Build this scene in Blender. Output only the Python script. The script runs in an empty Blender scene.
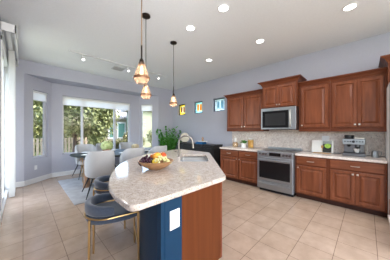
import bpy, bmesh, math, random
from mathutils import Vector, Matrix
R = math.radians
scene = bpy.context.scene
COL = scene.collection
rnd = random.Random(7)

# ------------------------------------------------------------------ camera
CAM_H = 1.375
CEIL = 3.145
cam_d = bpy.data.cameras.new('camera')
cam_d.sensor_width = 36.0
cam_d.lens = 172.0 / 390.0 * 36.0
cam_d.shift_y = 1.0 / 390.0
cam_d.clip_start = 0.03
cam = bpy.data.objects.new('camera', cam_d)
cam.location = (0, 0, CAM_H)
cam.rotation_euler = (R(90), 0, R(-45))
COL.objects.link(cam)
scene.camera = cam

# ------------------------------------------------------------------ sky, sun, daylight, exposure
scene.view_settings.view_transform = 'Standard'
scene.view_settings.look = 'None'
scene.view_settings.gamma = 1.0
scene.view_settings.use_curve_mapping = False
scene.view_settings.exposure = 0.25
world = bpy.data.worlds.new('world')
scene.world = world
world.use_nodes = True
wn = world.node_tree
wn.nodes.clear()
w_out = wn.nodes.new('ShaderNodeOutputWorld')
w_bg = wn.nodes.new('ShaderNodeBackground')
w_sky = wn.nodes.new('ShaderNodeTexSky')
w_sky.sky_type = 'NISHITA'
w_sky.sun_disc = False
w_sky.sun_elevation = R(50)
w_sky.sun_rotation = R(160)
w_sky.air_density = 1.0
w_sky.dust_density = 2.5
w_bg.inputs['Strength'].default_value = 1.25
wn.links.new(w_sky.outputs[0], w_bg.inputs[0])
wn.links.new(w_bg.outputs[0], w_out.inputs[0])

def light(name, kind, loc, rot, energy, color=(1, 1, 1), **kw):
    d = bpy.data.lights.new(name, kind)
    d.energy = energy
    d.color = color
    for k, v in kw.items():
        setattr(d, k, v)
    o = bpy.data.objects.new(name, d)
    o.location = loc
    o.rotation_euler = rot
    COL.objects.link(o)
    return o

light('sun', 'SUN', (0, 0, 20), (R(42), R(12), 0), .5, (1, .97, .92), angle=R(1))
def aim(name, kind, loc, target, energy, color=(1, 1, 1), **kw):
    d = Vector(target) - Vector(loc)
    return light(name, kind, loc, d.to_track_quat('-Z', 'Y').to_euler(), energy, color, **kw)
# daylight through the patio slider
light('daylight_patio_door', 'AREA', (-.62, 5.0, 1.15), (0, R(-90), 0), 34, (1, .995, .98), shape='RECTANGLE', size=2.0, size_y=1.7)
# unseen fill lamps added behind the camera: soft area lights, and spots brightening the ceiling
aim('camera_fill_area', 'AREA', (.5, -1.8, 2.2), (1.7, 4.0, 1.9), 36, (.97, .99, 1), shape='RECTANGLE', size=2.5, size_y=1.2)
aim('rear_fill_area', 'AREA', (2.6, -2.5, 2.4), (2.6, 4.0, 1.6), 36, (.97, .99, 1), shape='RECTANGLE', size=3, size_y=1.2)
aim('ceiling_fill_spot', 'SPOT', (.2, -.8, 1.6), (2.7, 3.5, CEIL), 85, (.97, .99, 1), spot_size=R(95), spot_blend=1, shadow_soft_size=.3)
aim('ceiling_fill_spot', 'SPOT', (.2, -.8, 1.6), (1.3, 4.3, CEIL), 200, (.97, .99, 1), spot_size=R(70), spot_blend=1, shadow_soft_size=.3)

# ------------------------------------------------------------------ materials
MATS = {}
def mat(name, color, rough=.5, metal=0.0, noise=0.0, scale=8.0, stretch=(1, 1, 1), bump=0.0, color2=None, emit=None, spec=.3, coat=0.0, alpha=None):
    if name in MATS:
        return MATS[name]
    m = bpy.data.materials.new(name)
    m.use_nodes = True
    nt = m.node_tree
    b = nt.nodes['Principled BSDF']
    b.inputs['Roughness'].default_value = rough
    b.inputs['Metallic'].default_value = metal
    b.inputs['Specular IOR Level'].default_value = spec
    b.inputs['Coat Weight'].default_value = coat
    c = (*color, 1)
    b.inputs['Base Color'].default_value = c
    tc = nt.nodes.new('ShaderNodeTexCoord')
    mp = nt.nodes.new('ShaderNodeMapping')
    mp.inputs['Scale'].default_value = stretch
    nt.links.new(tc.outputs['Object'], mp.inputs[0])
    nz = nt.nodes.new('ShaderNodeTexNoise')
    nz.inputs['Scale'].default_value = scale
    nz.inputs['Detail'].default_value = 6
    nt.links.new(mp.outputs[0], nz.inputs['Vector'])
    rp = nt.nodes.new('ShaderNodeValToRGB')
    if color2 is None:
        k = noise
        c1 = tuple(max(0, v * (1 - k)) for v in color)
        c2 = tuple(min(1, v * (1 + k)) for v in color)
    else:
        c1, c2 = color, color2
    rp.color_ramp.elements[0].position = .3
    rp.color_ramp.elements[1].position = .7
    rp.color_ramp.elements[0].color = (*c1, 1)
    rp.color_ramp.elements[1].color = (*c2, 1)
    nt.links.new(nz.outputs['Fac'], rp.inputs[0])
    nt.links.new(rp.outputs[0], b.inputs['Base Color'])
    if bump:
        bp = nt.nodes.new('ShaderNodeBump')
        bp.inputs['Strength'].default_value = bump
        bp.inputs['Distance'].default_value = .01
        nt.links.new(nz.outputs['Fac'], bp.inputs['Height'])
        nt.links.new(bp.outputs[0], b.inputs['Normal'])
    if emit:
        b.inputs['Emission Color'].default_value = (*emit[0], 1)
        b.inputs['Emission Strength'].default_value = emit[1]
    MATS[name] = m
    return m

def granite(name, base, light_c, dark, brown, rough):
    m = bpy.data.materials.new(name)
    m.use_nodes = True
    nt = m.node_tree
    N = nt.nodes.new
    L = nt.links.new
    b = nt.nodes['Principled BSDF']
    b.inputs['Roughness'].default_value = rough
    tc = N('ShaderNodeTexCoord')
    def ramp(src, stops):
        r = N('ShaderNodeValToRGB')
        e = r.color_ramp.elements
        while len(e) < len(stops):
            e.new(.5)
        for el, (p, c) in zip(e, stops):
            el.position = p
            el.color = (*c, 1)
        L(src, r.inputs[0])
        return r.outputs[0]
    def noise(s, d=4):
        n = N('ShaderNodeTexNoise')
        n.inputs['Scale'].default_value = s
        n.inputs['Detail'].default_value = d
        L(tc.outputs['Object'], n.inputs['Vector'])
        return n.outputs['Fac']
    base_c = ramp(noise(22), [(.35, base), (.65, light_c)])
    def mix(fac, a, c):
        x = N('ShaderNodeMix')
        x.data_type = 'RGBA'
        L(fac, x.inputs[0]); L(a, x.inputs[6])
        x.inputs[7].default_value = (*c, 1)
        return x.outputs[2]
    f1 = ramp(noise(105, 3), [(.60, (0, 0, 0)), (.66, (1, 1, 1))])
    f2 = ramp(noise(66, 3), [(.62, (0, 0, 0)), (.69, (.85, .85, .85))])
    c = mix(f2, base_c, brown)
    c = mix(f1, c, dark)
    L(c, b.inputs['Base Color'])
    MATS[name] = m
    return m

def tile_floor():
    m = bpy.data.materials.new('floor_tile')
    m.use_nodes = True
    nt = m.node_tree
    N = nt.nodes.new
    L = nt.links.new
    b = nt.nodes['Principled BSDF']
    tc = N('ShaderNodeTexCoord')
    mp = N('ShaderNodeMapping')
    mp.inputs['Location'].default_value = (0, .0825, 0)
    L(tc.outputs['Object'], mp.inputs[0])
    br = N('ShaderNodeTexBrick')
    br.offset = 0
    br.squash = 1
    br.inputs['Scale'].default_value = 1.0
    br.inputs['Brick Width'].default_value = .3465
    br.inputs['Row Height'].default_value = .3465
    br.inputs['Mortar Size'].default_value = .0029
    br.inputs['Mortar Smooth'].default_value = .2
    br.inputs['Bias'].default_value = 0
    br.inputs['Color1'].default_value = (.47, .345, .255, 1)
    br.inputs['Color2'].default_value = (.50, .375, .285, 1)
    br.inputs['Mortar'].default_value = (.20, .14, .10, 1)
    L(mp.outputs[0], br.inputs['Vector'])
    nz = N('ShaderNodeTexNoise')
    nz.inputs['Scale'].default_value = 5
    nz.inputs['Detail'].default_value = 8
    nz.inputs['Roughness'].default_value = .65
    L(tc.outputs['Object'], nz.inputs['Vector'])
    rp = N('ShaderNodeValToRGB')
    rp.color_ramp.elements[0].position = .3
    rp.color_ramp.elements[0].color = (.83, .81, .79, 1)
    rp.color_ramp.elements[1].position = .7
    rp.color_ramp.elements[1].color = (1.1, 1.1, 1.1, 1)
    L(nz.outputs['Fac'], rp.inputs[0])
    mx = N('ShaderNodeMix')
    mx.data_type = 'RGBA'
    mx.blend_type = 'MULTIPLY'
    mx.inputs[0].default_value = 1
    L(br.outputs['Color'], mx.inputs[6])
    L(rp.outputs[0], mx.inputs[7])
    L(mx.outputs[2], b.inputs['Base Color'])
    b.inputs['Roughness'].default_value = .24
    bp = N('ShaderNodeBump')
    bp.invert = True
    bp.inputs['Strength'].default_value = .25
    bp.inputs['Distance'].default_value = .003
    L(br.outputs['Fac'], bp.inputs['Height'])
    L(bp.outputs[0], b.inputs['Normal'])
    return m

def glass(name, tint=(1, 1, 1), gloss=.06, rough=0.0):
    m = bpy.data.materials.new(name)
    m.use_nodes = True
    nt = m.node_tree
    nt.nodes.clear()
    N = nt.nodes.new
    L = nt.links.new
    o = N('ShaderNodeOutputMaterial')
    mx = N('ShaderNodeMixShader')
    t = N('ShaderNodeBsdfTransparent')
    t.inputs[0].default_value = (*tint, 1)
    g = N('ShaderNodeBsdfGlossy')
    g.inputs['Roughness'].default_value = rough
    lw = N('ShaderNodeLayerWeight')
    lw.inputs[0].default_value = .5
    pw = N('ShaderNodeMath'); pw.operation = 'POWER'; pw.inputs[1].default_value = 5
    ma = N('ShaderNodeMath'); ma.operation = 'MULTIPLY_ADD'; ma.inputs[1].default_value = .9; ma.inputs[2].default_value = gloss
    L(lw.outputs['Facing'], pw.inputs[0]); L(pw.outputs[0], ma.inputs[0]); L(ma.outputs[0], mx.inputs[0])
    L(t.outputs[0], mx.inputs[1]); L(g.outputs[0], mx.inputs[2]); L(mx.outputs[0], o.inputs[0])
    MATS[name] = m
    return m

def shade_fabric(name, color, trans):
    m = bpy.data.materials.new(name)
    m.use_nodes = True
    nt = m.node_tree
    nt.nodes.clear()
    N = nt.nodes.new
    L = nt.links.new
    o = N('ShaderNodeOutputMaterial')
    mx = N('ShaderNodeMixShader')
    d = N('ShaderNodeBsdfDiffuse')
    d.inputs[0].default_value = (*color, 1)
    t = N('ShaderNodeBsdfTranslucent')
    t.inputs[0].default_value = (*color, 1)
    mx.inputs[0].default_value = trans
    L(d.outputs[0], mx.inputs[1]); L(t.outputs[0], mx.inputs[2]); L(mx.outputs[0], o.inputs[0])
    MATS[name] = m
    return m

M_WALL = mat('wall_paint', (.455, .46, .53), .8, noise=.02, scale=30, bump=.03)
M_CEIL = mat('ceiling_paint', (.76, .775, .79), .9, noise=.02, scale=40, bump=.04)
M_WHITE = mat('white_trim', (.78, .78, .78), .45, noise=.02)
M_FRAME = mat('window_frame_vinyl', (.58, .58, .61), .45, noise=.02)
M_VINYL = mat('white_vinyl', (.80, .80, .80), .4, noise=.02)
M_FLOOR = tile_floor()
M_WOOD = mat('cherry_wood', (.150, .043, .018), .3, noise=0, scale=3.0, stretch=(6, 6, .7), color2=(.25, .078, .034), spec=.3)
M_WOODH = mat('cherry_wood_rail', (.15, .044, .018), .34, scale=3.0, stretch=(.8, .8, 6), color2=(.25, .078, .034), spec=.3)
M_CROWN = mat('cherry_crown', (.115, .030, .012), .36, scale=3.0, stretch=(.8, .8, 8), color2=(.17, .048, .019), spec=.25)
M_PANEL = mat('veneer_panel', (.092, .023, .006), .45, scale=2.2, stretch=(14, 14, .5), color2=(.12, .032, .0085), spec=.15)
M_DARKWOOD = mat('dark_toe_kick', (.055, .018, .009), .6, noise=.15)
M_BLUE = mat('navy_paint', (.006, .032, .072), .5, noise=.05, spec=.15)
M_GRAN = granite('island_granite', (.47, .40, .345), (.62, .54, .48), (.16, .12, .10), (.36, .25, .18), .08)
M_GRANB = granite('splash_granite', (.72, .61, .545), (.86, .78, .71), (.15, .11, .095), (.33, .22, .16), .22)
M_STEEL = mat('stainless_steel', (.37, .395, .42), .36, .85, noise=.04, scale=4, stretch=(1, 1, 40))
M_STEELD = mat('dark_steel', (.20, .20, .21), .3, 1.0, noise=.05)
M_NICKEL = mat('brushed_nickel', (.62, .58, .52), .3, 1.0, noise=.03)
M_CHROME = mat('faucet_nickel', (.27, .25, .23), .3, 1.0, noise=.02)
M_BLACKG = mat('black_glass', (.010, .010, .011), .06, noise=.1)
M_BLACK = mat('black_plastic', (.018, .018, .020), .4, noise=.1)
M_BRASS = mat('brushed_brass', (.62, .40, .17), .32, 1.0, noise=.05)
M_BRONZE = mat('dark_bronze', (.030, .022, .018), .4, .6, noise=.1)
M_STOOL = mat('slate_velvet', (.056, .074, .112), .75, noise=.12, scale=60)
M_STOOL.node_tree.nodes['Principled BSDF'].inputs['Sheen Weight'].default_value = .5
M_CHAIR = mat('pale_grey_fabric', (.47, .47, .48), .9, noise=.10, scale=120, bump=.06)
M_TABLE = mat('charcoal_table', (.028, .034, .030), .5, noise=.12)
M_COPPER = mat('table_pedestal_wood', (.30, .17, .10), .45, noise=.15, stretch=(8, 8, 1))
M_RUG = mat('rug_pile', (.34, .335, .335), .95, scale=5, color2=(.48, .475, .475), bump=.2)
M_PLATE = mat('white_china', (.82, .82, .80), .15, noise=.01)
M_LINEN = mat('white_linen', (.78, .78, .76), .9, noise=.04)
M_BOWL = mat('turned_wood_bowl', (.22, .10, .042), .35, scale=7, stretch=(1, 1, 10), color2=(.48, .27, .13))
M_GRAPEP = mat('purple_grape', (.040, .008, .022), .25, noise=.3)
M_GRAPEG = mat('green_grape', (.66, .62, .30), .3, noise=.12)
M_APPLE = mat('red_apple', (.48, .03, .015), .3, scale=12, color2=(.72, .24, .04))
M_PEACH = mat('yellow_mango', (.80, .46, .05), .35, scale=9, color2=(.66, .16, .03))
M_LEMON = mat('yellow_lemon', (.82, .58, .06), .4, noise=.06)
M_STEM = mat('fruit_stem', (.10, .07, .03), .7, noise=.1)
M_LEAF = mat('house_plant_leaf', (.04, .20, .02), .4, color2=(.12, .38, .05), scale=6)
M_SUCC = mat('pale_green_leaf', (.34, .44, .15), .5, color2=(.62, .68, .36), scale=14)
M_TAN = mat('tan_flower', (.52, .40, .26), .7, color2=(.68, .62, .42), scale=20)
M_POTW = mat('white_ceramic', (.76, .75, .73), .3, noise=.02)
M_POTB = mat('wood_planter', (.40, .24, .16), .6, noise=.12)
M_BASKET = mat('woven_basket', (.30, .20, .11), .8, noise=.2, scale=60)
M_EBONY = mat('ebony_sideboard', (.020, .018, .018), .4, noise=.2, stretch=(8, 8, 1))
M_BKBLUE = mat('blue_cover', (.015, .12, .30), .5, noise=.05)
M_BKGREY = mat('grey_cover', (.68, .67, .66), .6, noise=.05)
M_PAPER = mat('paper', (.78, .77, .74), .8, noise=.02)
M_CREAM = mat('cream_ceramic', (.70, .64, .52), .35, noise=.05)
M_OCHRE = mat('ochre_wood', (.50, .27, .09), .5, noise=.1)
M_PASTA = mat('pasta_fill', (.62, .30, .04), .7, color2=(.75, .42, .08), scale=60)
M_CRACK = mat('cracker_fill', (.50, .29, .12), .8, color2=(.65, .42, .2), scale=50)
M_JAR = glass('jar_glass', (.97, .97, .95), .06)
M_PANE = glass('window_glass', (.98, .99, .98), .008)
M_SHADEF = shade_fabric('roller_shade_fabric', (1.0, .965, .94), .75)
M_VANE = shade_fabric('blind_vane', (.80, .80, .79), .35)
M_PGLASS = mat('amber_pendant_glass', (.9, .7, .5), .1)
M_BULB = mat('pendant_bulb', (1, .8, .5), .5, emit=((1, .80, .58), 6))
M_SPOTL = mat('spot_lens', (1, 1, 1), .5, emit=((1, .98, .94), 1.5))
M_CANL = mat('downlight_lens', (1, 1, 1), .5, emit=((1, .98, .94), 6))
M_PALEW = mat('pale_painted_wood', (.55, .47, .41), .5, noise=.05)
M_PHOTO = mat('photo_dark_ground', (.035, .035, .03), .4, noise=.3, scale=30)
M_SALAD = mat('photo_green', (.20, .42, .03), .4, color2=(.45, .65, .12), scale=50)
M_PHOTOG = mat('photo_grey', (.32, .34, .34), .5, noise=.1)
M_GRNDG = mat('lawn_grass', (.10, .14, .04), .95, color2=(.22, .23, .10), scale=2.5, bump=.3)
M_GRAVEL = mat('gravel_yard', (.24, .20, .15), .95, color2=(.34, .29, .23), scale=20, bump=.3)
M_TREE = mat('tree_leaf', (.125, .15, .055), .6, color2=(.25, .265, .115), scale=1.2)
M_TREE2 = mat('tree_leaf_olive', (.12, .14, .04), .6, color2=(.26, .27, .11), scale=1.2)
M_SHRUB = mat('shrub_leaf', (.10, .11, .035), .7, color2=(.24, .21, .10), scale=3)
M_BARK = mat('tree_bark', (.09, .06, .045), .9, noise=.3, bump=.4)
M_FENCE = mat('tan_fence', (.34, .27, .20), .85, noise=.12)
M_STUCCO = mat('pale_stucco', (.33, .31, .27), .9, noise=.05)
M_STUCCO2 = mat('sage_stucco', (.22, .235, .165), .9, noise=.05)
M_ROOF = mat('roof_tile', (.26, .24, .225), .8, color2=(.40, .37, .35), scale=9, stretch=(1, 1, 1), bump=.4)
M_TEAL = mat('teal_house_glass', (.12, .26, .22), .3, noise=.1)
M_FRIDGE = mat('fridge_side_paint', (.80, .80, .80), .4, noise=.03)
M_SINK = mat('satin_sink_steel', (.58, .56, .54), .45, .6, noise=.03)
M_BAND = mat('pendant_band_copper', (.20, .10, .055), .45, .5, noise=.05)
M_GRILLE = mat('vent_grille', (.55, .55, .55), .5, noise=.03)
M_TRACK = mat('track_white', (.60, .60, .60), .5, noise=.03)

# amber pendant glass: transparent warm tint with a gloss coat
def pendant_glass():
    m = bpy.data.materials.new('pendant_glass')
    m.use_nodes = True
    nt = m.node_tree
    nt.nodes.clear()
    N = nt.nodes.new
    L = nt.links.new
    o = N('ShaderNodeOutputMaterial')
    t = N('ShaderNodeBsdfTransparent'); t.inputs[0].default_value = (.97, .88, .80, 1)
    tr = N('ShaderNodeBsdfTranslucent'); tr.inputs[0].default_value = (.92, .78, .68, 1)
    g = N('ShaderNodeBsdfGlossy'); g.inputs['Roughness'].default_value = .12
    lw = N('ShaderNodeLayerWeight'); lw.inputs[0].default_value = .35
    a = N('ShaderNodeMixShader'); a.inputs[0].default_value = .28
    b = N('ShaderNodeMixShader')
    L(t.outputs[0], a.inputs[1]); L(tr.outputs[0], a.inputs[2])
    L(lw.outputs['Facing'], b.inputs[0])
    L(a.outputs[0], b.inputs[1]); L(g.outputs[0], b.inputs[2])
    mx = N('ShaderNodeMixShader'); mx.inputs[0].default_value = .18
    L(a.outputs[0], mx.inputs[1]); L(b.outputs[0], mx.inputs[2])
    L(mx.outputs[0], o.inputs[0])
    return m
M_PGLASS = pendant_glass()

# ------------------------------------------------------------------ mesh helpers
class MB:
    """collects shapes into one mesh"""
    def __init__(self):
        self.bm = bmesh.new()
    def box(self, x0, x1, y0, y1, z0, z1, mtx=None, bevel=0.0, seg=2):
        t = bmesh.new()
        bmesh.ops.create_cube(t, size=1)
        for v in t.verts:
            v.co = Vector(((x0 + x1) / 2 + v.co.x * (x1 - x0), (y0 + y1) / 2 + v.co.y * (y1 - y0), (z0 + z1) / 2 + v.co.z * (z1 - z0)))
        if bevel:
            bmesh.ops.bevel(t, geom=t.edges[:], offset=bevel, segments=seg, affect='EDGES', profile=.6)
        return self._merge(t, mtx)
    def _merge(self, t, mtx=None):
        if mtx is not None:
            bmesh.ops.transform(t, matrix=mtx, verts=t.verts)
        bmesh.ops.recalc_face_normals(t, faces=t.faces)
        me = bpy.data.meshes.new('tmp')
        t.to_mesh(me)
        t.free()
        self.bm.from_mesh(me)
        bpy.data.meshes.remove(me)
        return self
    def lathe(self, prof, n=24, mtx=None, rib=0.0):
        t = bmesh.new()
        rings = []
        for r, z in prof:
            if r < 1e-5:
                rings.append([t.verts.new((0, 0, z))])
            else:
                ring = []
                for i in range(n):
                    a = 2 * math.pi * i / n
                    rr = r * (1 + (rib if i % 2 else -rib))
                    ring.append(t.verts.new((rr * math.cos(a), rr * math.sin(a), z)))
                rings.append(ring)
        for a, b in zip(rings, rings[1:]):
            for i in range(n):
                j = (i + 1) % n
                if len(a) == 1 and len(b) == 1:
                    continue
                if len(a) == 1:
                    t.faces.new((a[0], b[i], b[j]))
                elif len(b) == 1:
                    t.faces.new((a[i], a[j], b[0]))
                else:
                    t.faces.new((a[i], a[j], b[j], b[i]))
        return self._merge(t, mtx)
    def cyl(self, p, q, r, r2=None, n=12):
        p, q = Vector(p), Vector(q)
        L = (q - p).length
        r2 = r if r2 is None else r2
        m = Matrix.Translation(p) @ (q - p).to_track_quat('Z', 'Y').to_matrix().to_4x4()
        return self.lathe([(0, 0), (r, 0), (r2, L), (0, L)], n, m)
    def tube(self, pts, r, n=10, closed=False):
        pts = [Vector(p) for p in pts]
        t = bmesh.new()
        rings = []
        N = len(pts)
        up = None
        for i, p in enumerate(pts):
            if closed:
                d = (pts[(i + 1) % N] - pts[i - 1]).normalized()
            else:
                d = (pts[min(i + 1, N - 1)] - pts[max(i - 1, 0)]).normalized()
            if up is None:
                up = Vector((0, 0, 1)) if abs(d.z) < .9 else Vector((1, 0, 0))
            s = d.cross(up).normalized()
            up = s.cross(d).normalized()
            rr = r[i] if isinstance(r, (list, tuple)) else r
            rings.append([t.verts.new(p + rr * (math.cos(2 * math.pi * k / n) * s + math.sin(2 * math.pi * k / n) * up)) for k in range(n)])
        for i in range(N if closed else N - 1):
            a, b = rings[i], rings[(i + 1) % N]
            for k in range(n):
                j = (k + 1) % n
                t.faces.new((a[k], a[j], b[j], b[k]))
        if not closed:
            t.faces.new(rings[0])
            t.faces.new(rings[-1])
        return self._merge(t)
    def sweep(self, pts, prof, mtx=None):
        """sweep a closed 2D profile (outward, z) along a horizontal path; outward = left of travel"""
        pts = [Vector(p) for p in pts]
        t = bmesh.new()
        rings = []
        N = len(pts)
        for i, p in enumerate(pts):
            a = (pts[i] - pts[i - 1]).normalized() if i else None
            b = (pts[i + 1] - pts[i]).normalized() if i < N - 1 else None
            if a is None: a = b
            if b is None: b = a
            na, nb = Vector((-a.y, a.x, 0)), Vector((-b.y, b.x, 0))
            nn = (na + nb).normalized()
            k = 1 / max(.3, nn.dot(na))
            pr = prof(i / (N - 1)) if callable(prof) else prof
            rings.append([t.verts.new(p + nn * (o * k) + Vector((0, 0, z))) for o, z in pr])
        n = len(rings[0])
        for a, b in zip(rings, rings[1:]):
            for k in range(n):
                j = (k + 1) % n
                t.faces.new((a[k], a[j], b[j], b[k]))
        t.faces.new(rings[0])
        t.faces.new(rings[-1])
        return self._merge(t, mtx)
    def prism(self, poly, z0, z1, holes=(), mtx=None):
        t = bmesh.new()
        loops = [poly] + list(holes)
        def cap(z):
            edges, vs = [], []
            for lp in loops:
                vv = [t.verts.new((x, y, z)) for x, y in lp]
                vs.append(vv)
                for i in range(len(vv)):
                    edges.append(t.edges.new((vv[i], vv[(i + 1) % len(vv)])))
            if len(loops) == 1:
                t.faces.new(vs[0])
            else:
                bmesh.ops.triangle_fill(t, use_beauty=True, use_dissolve=True, edges=edges)
            return vs
        a, b = cap(z0), cap(z1)
        for la, lb in zip(a, b):
            n = len(la)
            for i in range(n):
                j = (i + 1) % n
                t.faces.new((la[i], la[j], lb[j], lb[i]))
        return self._merge(t, mtx)
    def ball(self, c, r, scale=(1, 1, 1), sub=2, mtx=None):
        t = bmesh.new()
        bmesh.ops.create_icosphere(t, subdivisions=sub, radius=r)
        for v in t.verts:
            v.co = Vector((v.co.x * scale[0] + c[0], v.co.y * scale[1] + c[1], v.co.z * scale[2] + c[2]))
        return self._merge(t, mtx)
    def rings_panel(self, x0, x1, z0, z1, y, steps, mtx=None):
        """rectangular raised panel facing -y: steps = [(inset, depth towards viewer)]"""
        t = bmesh.new()
        prev = None
        for ins, dep in steps:
            q = [t.verts.new(c) for c in ((x0 + ins, y - dep, z0 + ins), (x1 - ins, y - dep, z0 + ins), (x1 - ins, y - dep, z1 - ins), (x0 + ins, y - dep, z1 - ins))]
            if prev:
                for i in range(4):
                    j = (i + 1) % 4
                    t.faces.new((prev[i], prev[j], q[j], q[i]))
            else:
                t.faces.new(q)
            prev = q
        t.faces.new(prev)
        return self._merge(t, mtx)
    def leaves(self, centres, n, size, spread, flat=.5, rng=rnd):
        t = bmesh.new()
        for _ in range(n):
            c, rad = centres[rng.randrange(len(centres))]
            d = Vector((rng.gauss(0, 1), rng.gauss(0, 1), rng.gauss(0, 1))).normalized() * rad * (rng.random() ** .4) * spread
            p = Vector(c) + d
            s = size * rng.uniform(.6, 1.3)
            m = Matrix.Rotation(rng.uniform(0, 6.28), 3, 'Z') @ Matrix.Rotation(rng.uniform(-1.2, 1.2), 3, 'X')
            q = [t.verts.new(p + m @ Vector(v)) for v in ((-s * flat, 0, 0), (0, -s, 0), (s * flat, 0, s * .25), (0, s, 0))]
            t.faces.new(q)
        me = bpy.data.meshes.new('tmp')
        t.to_mesh(me); t.free()
        self.bm.from_mesh(me)
        bpy.data.meshes.remove(me)
        return self
    def build(self, name, m, parent=None, loc=None, rotz=0, smooth=False, bevel=0.0, label=None):
        me = bpy.data.meshes.new(name)
        self.bm.to_mesh(me)
        self.bm.free()
        me.materials.append(m)
        if smooth:
            for p in me.polygons:
                p.use_smooth = True
        o = bpy.data.objects.new(name, me)
        COL.objects.link(o)
        if parent:
            o.parent = parent
        if loc:
            o.location = loc
        if rotz:
            o.rotation_euler = (0, 0, rotz)
        if bevel:
            b = o.modifiers.new('bevel', 'BEVEL')
            b.width = bevel
            b.segments = 3
            b.limit_method = 'ANGLE'
            b.angle_limit = R(40)
        if smooth:
            me.set_sharp_from_angle(angle=R(38))
        if label:
            o['label'] = label
        return o

def tag(o, label, cat, group=None, kind=None):
    o['label'] = label
    o['category'] = cat
    if group: o['group'] = group
    if kind: o['kind'] = kind
    return o
def thing(name, label, cat, loc=(0, 0, 0), rotz=0, group=None):
    o = bpy.data.objects.new(name, None)
    o.empty_display_size = .1
    COL.objects.link(o)
    o.location = loc
    o.rotation_euler = (0, 0, rotz)
    return tag(o, label, cat, group)
def struct(o, label=None, cat=None):
    o['kind'] = 'structure'
    if label:
        o['label'] = label
        o['category'] = cat
    return o
def kids(o):
    return [c for c in COL.objects if c.parent == o]
def dup(src, loc, rotz, label=None, parent=None):
    c = src.copy()
    COL.objects.link(c)
    if parent is None:
        c.location = loc
        c.rotation_euler = (0, 0, rotz)
        if label: c['label'] = label
    else:
        c.parent = parent
    for ch in kids(src):
        dup(ch, None, None, parent=c)
    return c
def S(d, t):
    """distance along the view axis and to its left, as room coordinates"""
    return ((d - t) / math.sqrt(2), (d + t) / math.sqrt(2))
def smoothpath(pts, n=6, closed=False):
    P = [Vector(p) for p in pts]
    out = []
    N = len(P)
    for i in range(N if closed else N - 1):
        if closed:
            p0, p1, p2, p3 = P[i - 1], P[i], P[(i + 1) % N], P[(i + 2) % N]
        else:
            p0, p1, p2, p3 = P[max(i - 1, 0)], P[i], P[i + 1], P[min(i + 2, N - 1)]
        for k in range(n):
            u = k / n
            out.append(.5 * ((2 * p1) + (p2 - p0) * u + (2 * p0 - 5 * p1 + 4 * p2 - p3) * u * u + (3 * p1 - p0 - 3 * p2 + p3) * u ** 3))
    if not closed:
        out.append(P[-1])
    return out

# ================================================================== SETTING
CEIL = 3.145
XW = 4.63      # kitchen wall
YB = 6.04      # face of the back wall above the bay
YR = -4.0      # family room wall behind the camera
XL = -.25      # patio door wall
HEAD = 2.81    # soffit of the bay

def wall_seg(name, A, B, z0, z1, openings, thick, label=None, m=M_WALL):
    """wall along A->B with rectangular openings (a0,a1,z0,z1) in metres along it; thickness grows to the left of travel"""
    A, B = Vector((*A, 0)), Vector((*B, 0))
    L = (B - A).length
    ux = (B - A).normalized()
    uy = Vector((-ux.y, ux.x, 0))
    mt = Matrix(((ux.x, uy.x, 0, A.x), (ux.y, uy.y, 0, A.y), (0, 0, 1, 0), (0, 0, 0, 1)))
    mb = MB()
    xs = sorted({0, L, *[o[0] for o in openings], *[o[1] for o in openings]})
    for a, b in zip(xs, xs[1:]):
        op = [o for o in openings if o[0] <= a + 1e-6 and o[1] >= b - 1e-6]
        if not op:
            mb.box(a, b, 0, thick, z0, z1, mt)
        else:
            o = op[0]
            if o[2] > z0: mb.box(a, b, 0, thick, z0, o[2], mt)
            if o[3] < z1: mb.box(a, b, 0, thick, o[3], z1, mt)
    return struct(mb.build(name, m)), mt

# floor and ceiling
fl = MB(); fl.box(XL - .2, XW + .2, YR - .2, 6.85, -.12, 0)
struct(fl.build('floor', M_FLOOR))
ce = MB(); ce.box(XL - .2, XW + .2, YR - .2, 6.9, CEIL, CEIL + .2)
struct(ce.build('ceiling', M_CEIL))
# kitchen wall with three small stained glass openings (travel -Y -> +Y keeps thickness outside... travel reversed)
SG = [(5.20, 5.65), (4.25, 4.70), (3.27, 3.75)]
SGZ = (2.04, 2.48)
ops = [(YB + .2 - y1, YB + .2 - y0, *SGZ) for y0, y1 in SG]
wall_seg('wall_right', (XW, YB + .2), (XW, YR - .2), 0, CEIL, ops, .22)
# patio door wall: thickness towards -X, travel -Y -> +Y
DOOR = (4.12, 5.92, 0, 2.90)
SIDEWIN = (-2.6, -.2, .4, 2.6)
wall_seg('wall_left', (XL, YR - .2), (XL, YB + .9), 0, CEIL,
         [(SIDEWIN[0] - YR + .2, SIDEWIN[1] - YR + .2, SIDEWIN[2], SIDEWIN[3]), (DOOR[0] - YR + .2, DOOR[1] - YR + .2, 0, DOOR[3])], .2)
# wall behind the camera, with a wide unseen opening added to admit daylight
wall_seg('wall_rear', (XW, YR), (XL, YR), 0, CEIL, [(XW - 4.3, XW - .1, .35, 2.65)], .2)
# back wall: piers, header and the bay
BL, BR = .02, 3.93
wall_seg('wall_back', (BR, YB), (XW + .2, YB), 0, CEIL, [], .18)
struct(MB().box(XL, BL, YB, YB + .2, 0, CEIL).build('wall_back_pier', M_WALL)) .name = 'wall_back_left'
struct(MB().box(BL, BR, YB, YB + .85, HEAD, CEIL).build('wall_back_header', M_WALL))
YN = 6.62
BA, BBp = (BL, YB), (.60, YN)
BC, BD = (3.35, YN), (BR, YB)
WZ = (.645, 2.466)
LD = math.dist(BA, BBp)
w1o = (.24, .70)
wall_l, MT1 = wall_seg('wall_bay_left', BBp, BA, 0, HEAD, [(LD - w1o[1], LD - w1o[0], *WZ)], -.15)
w2o = (.85, 3.0)
wall_m, MT2 = wall_seg('wall_bay_back', (BBp[0] - .06, YN), (BC[0] + .06, YN), 0, HEAD, [(w2o[0] - BBp[0] + .06, w2o[1] - BBp[0] + .06, *WZ)], .15)
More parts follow.
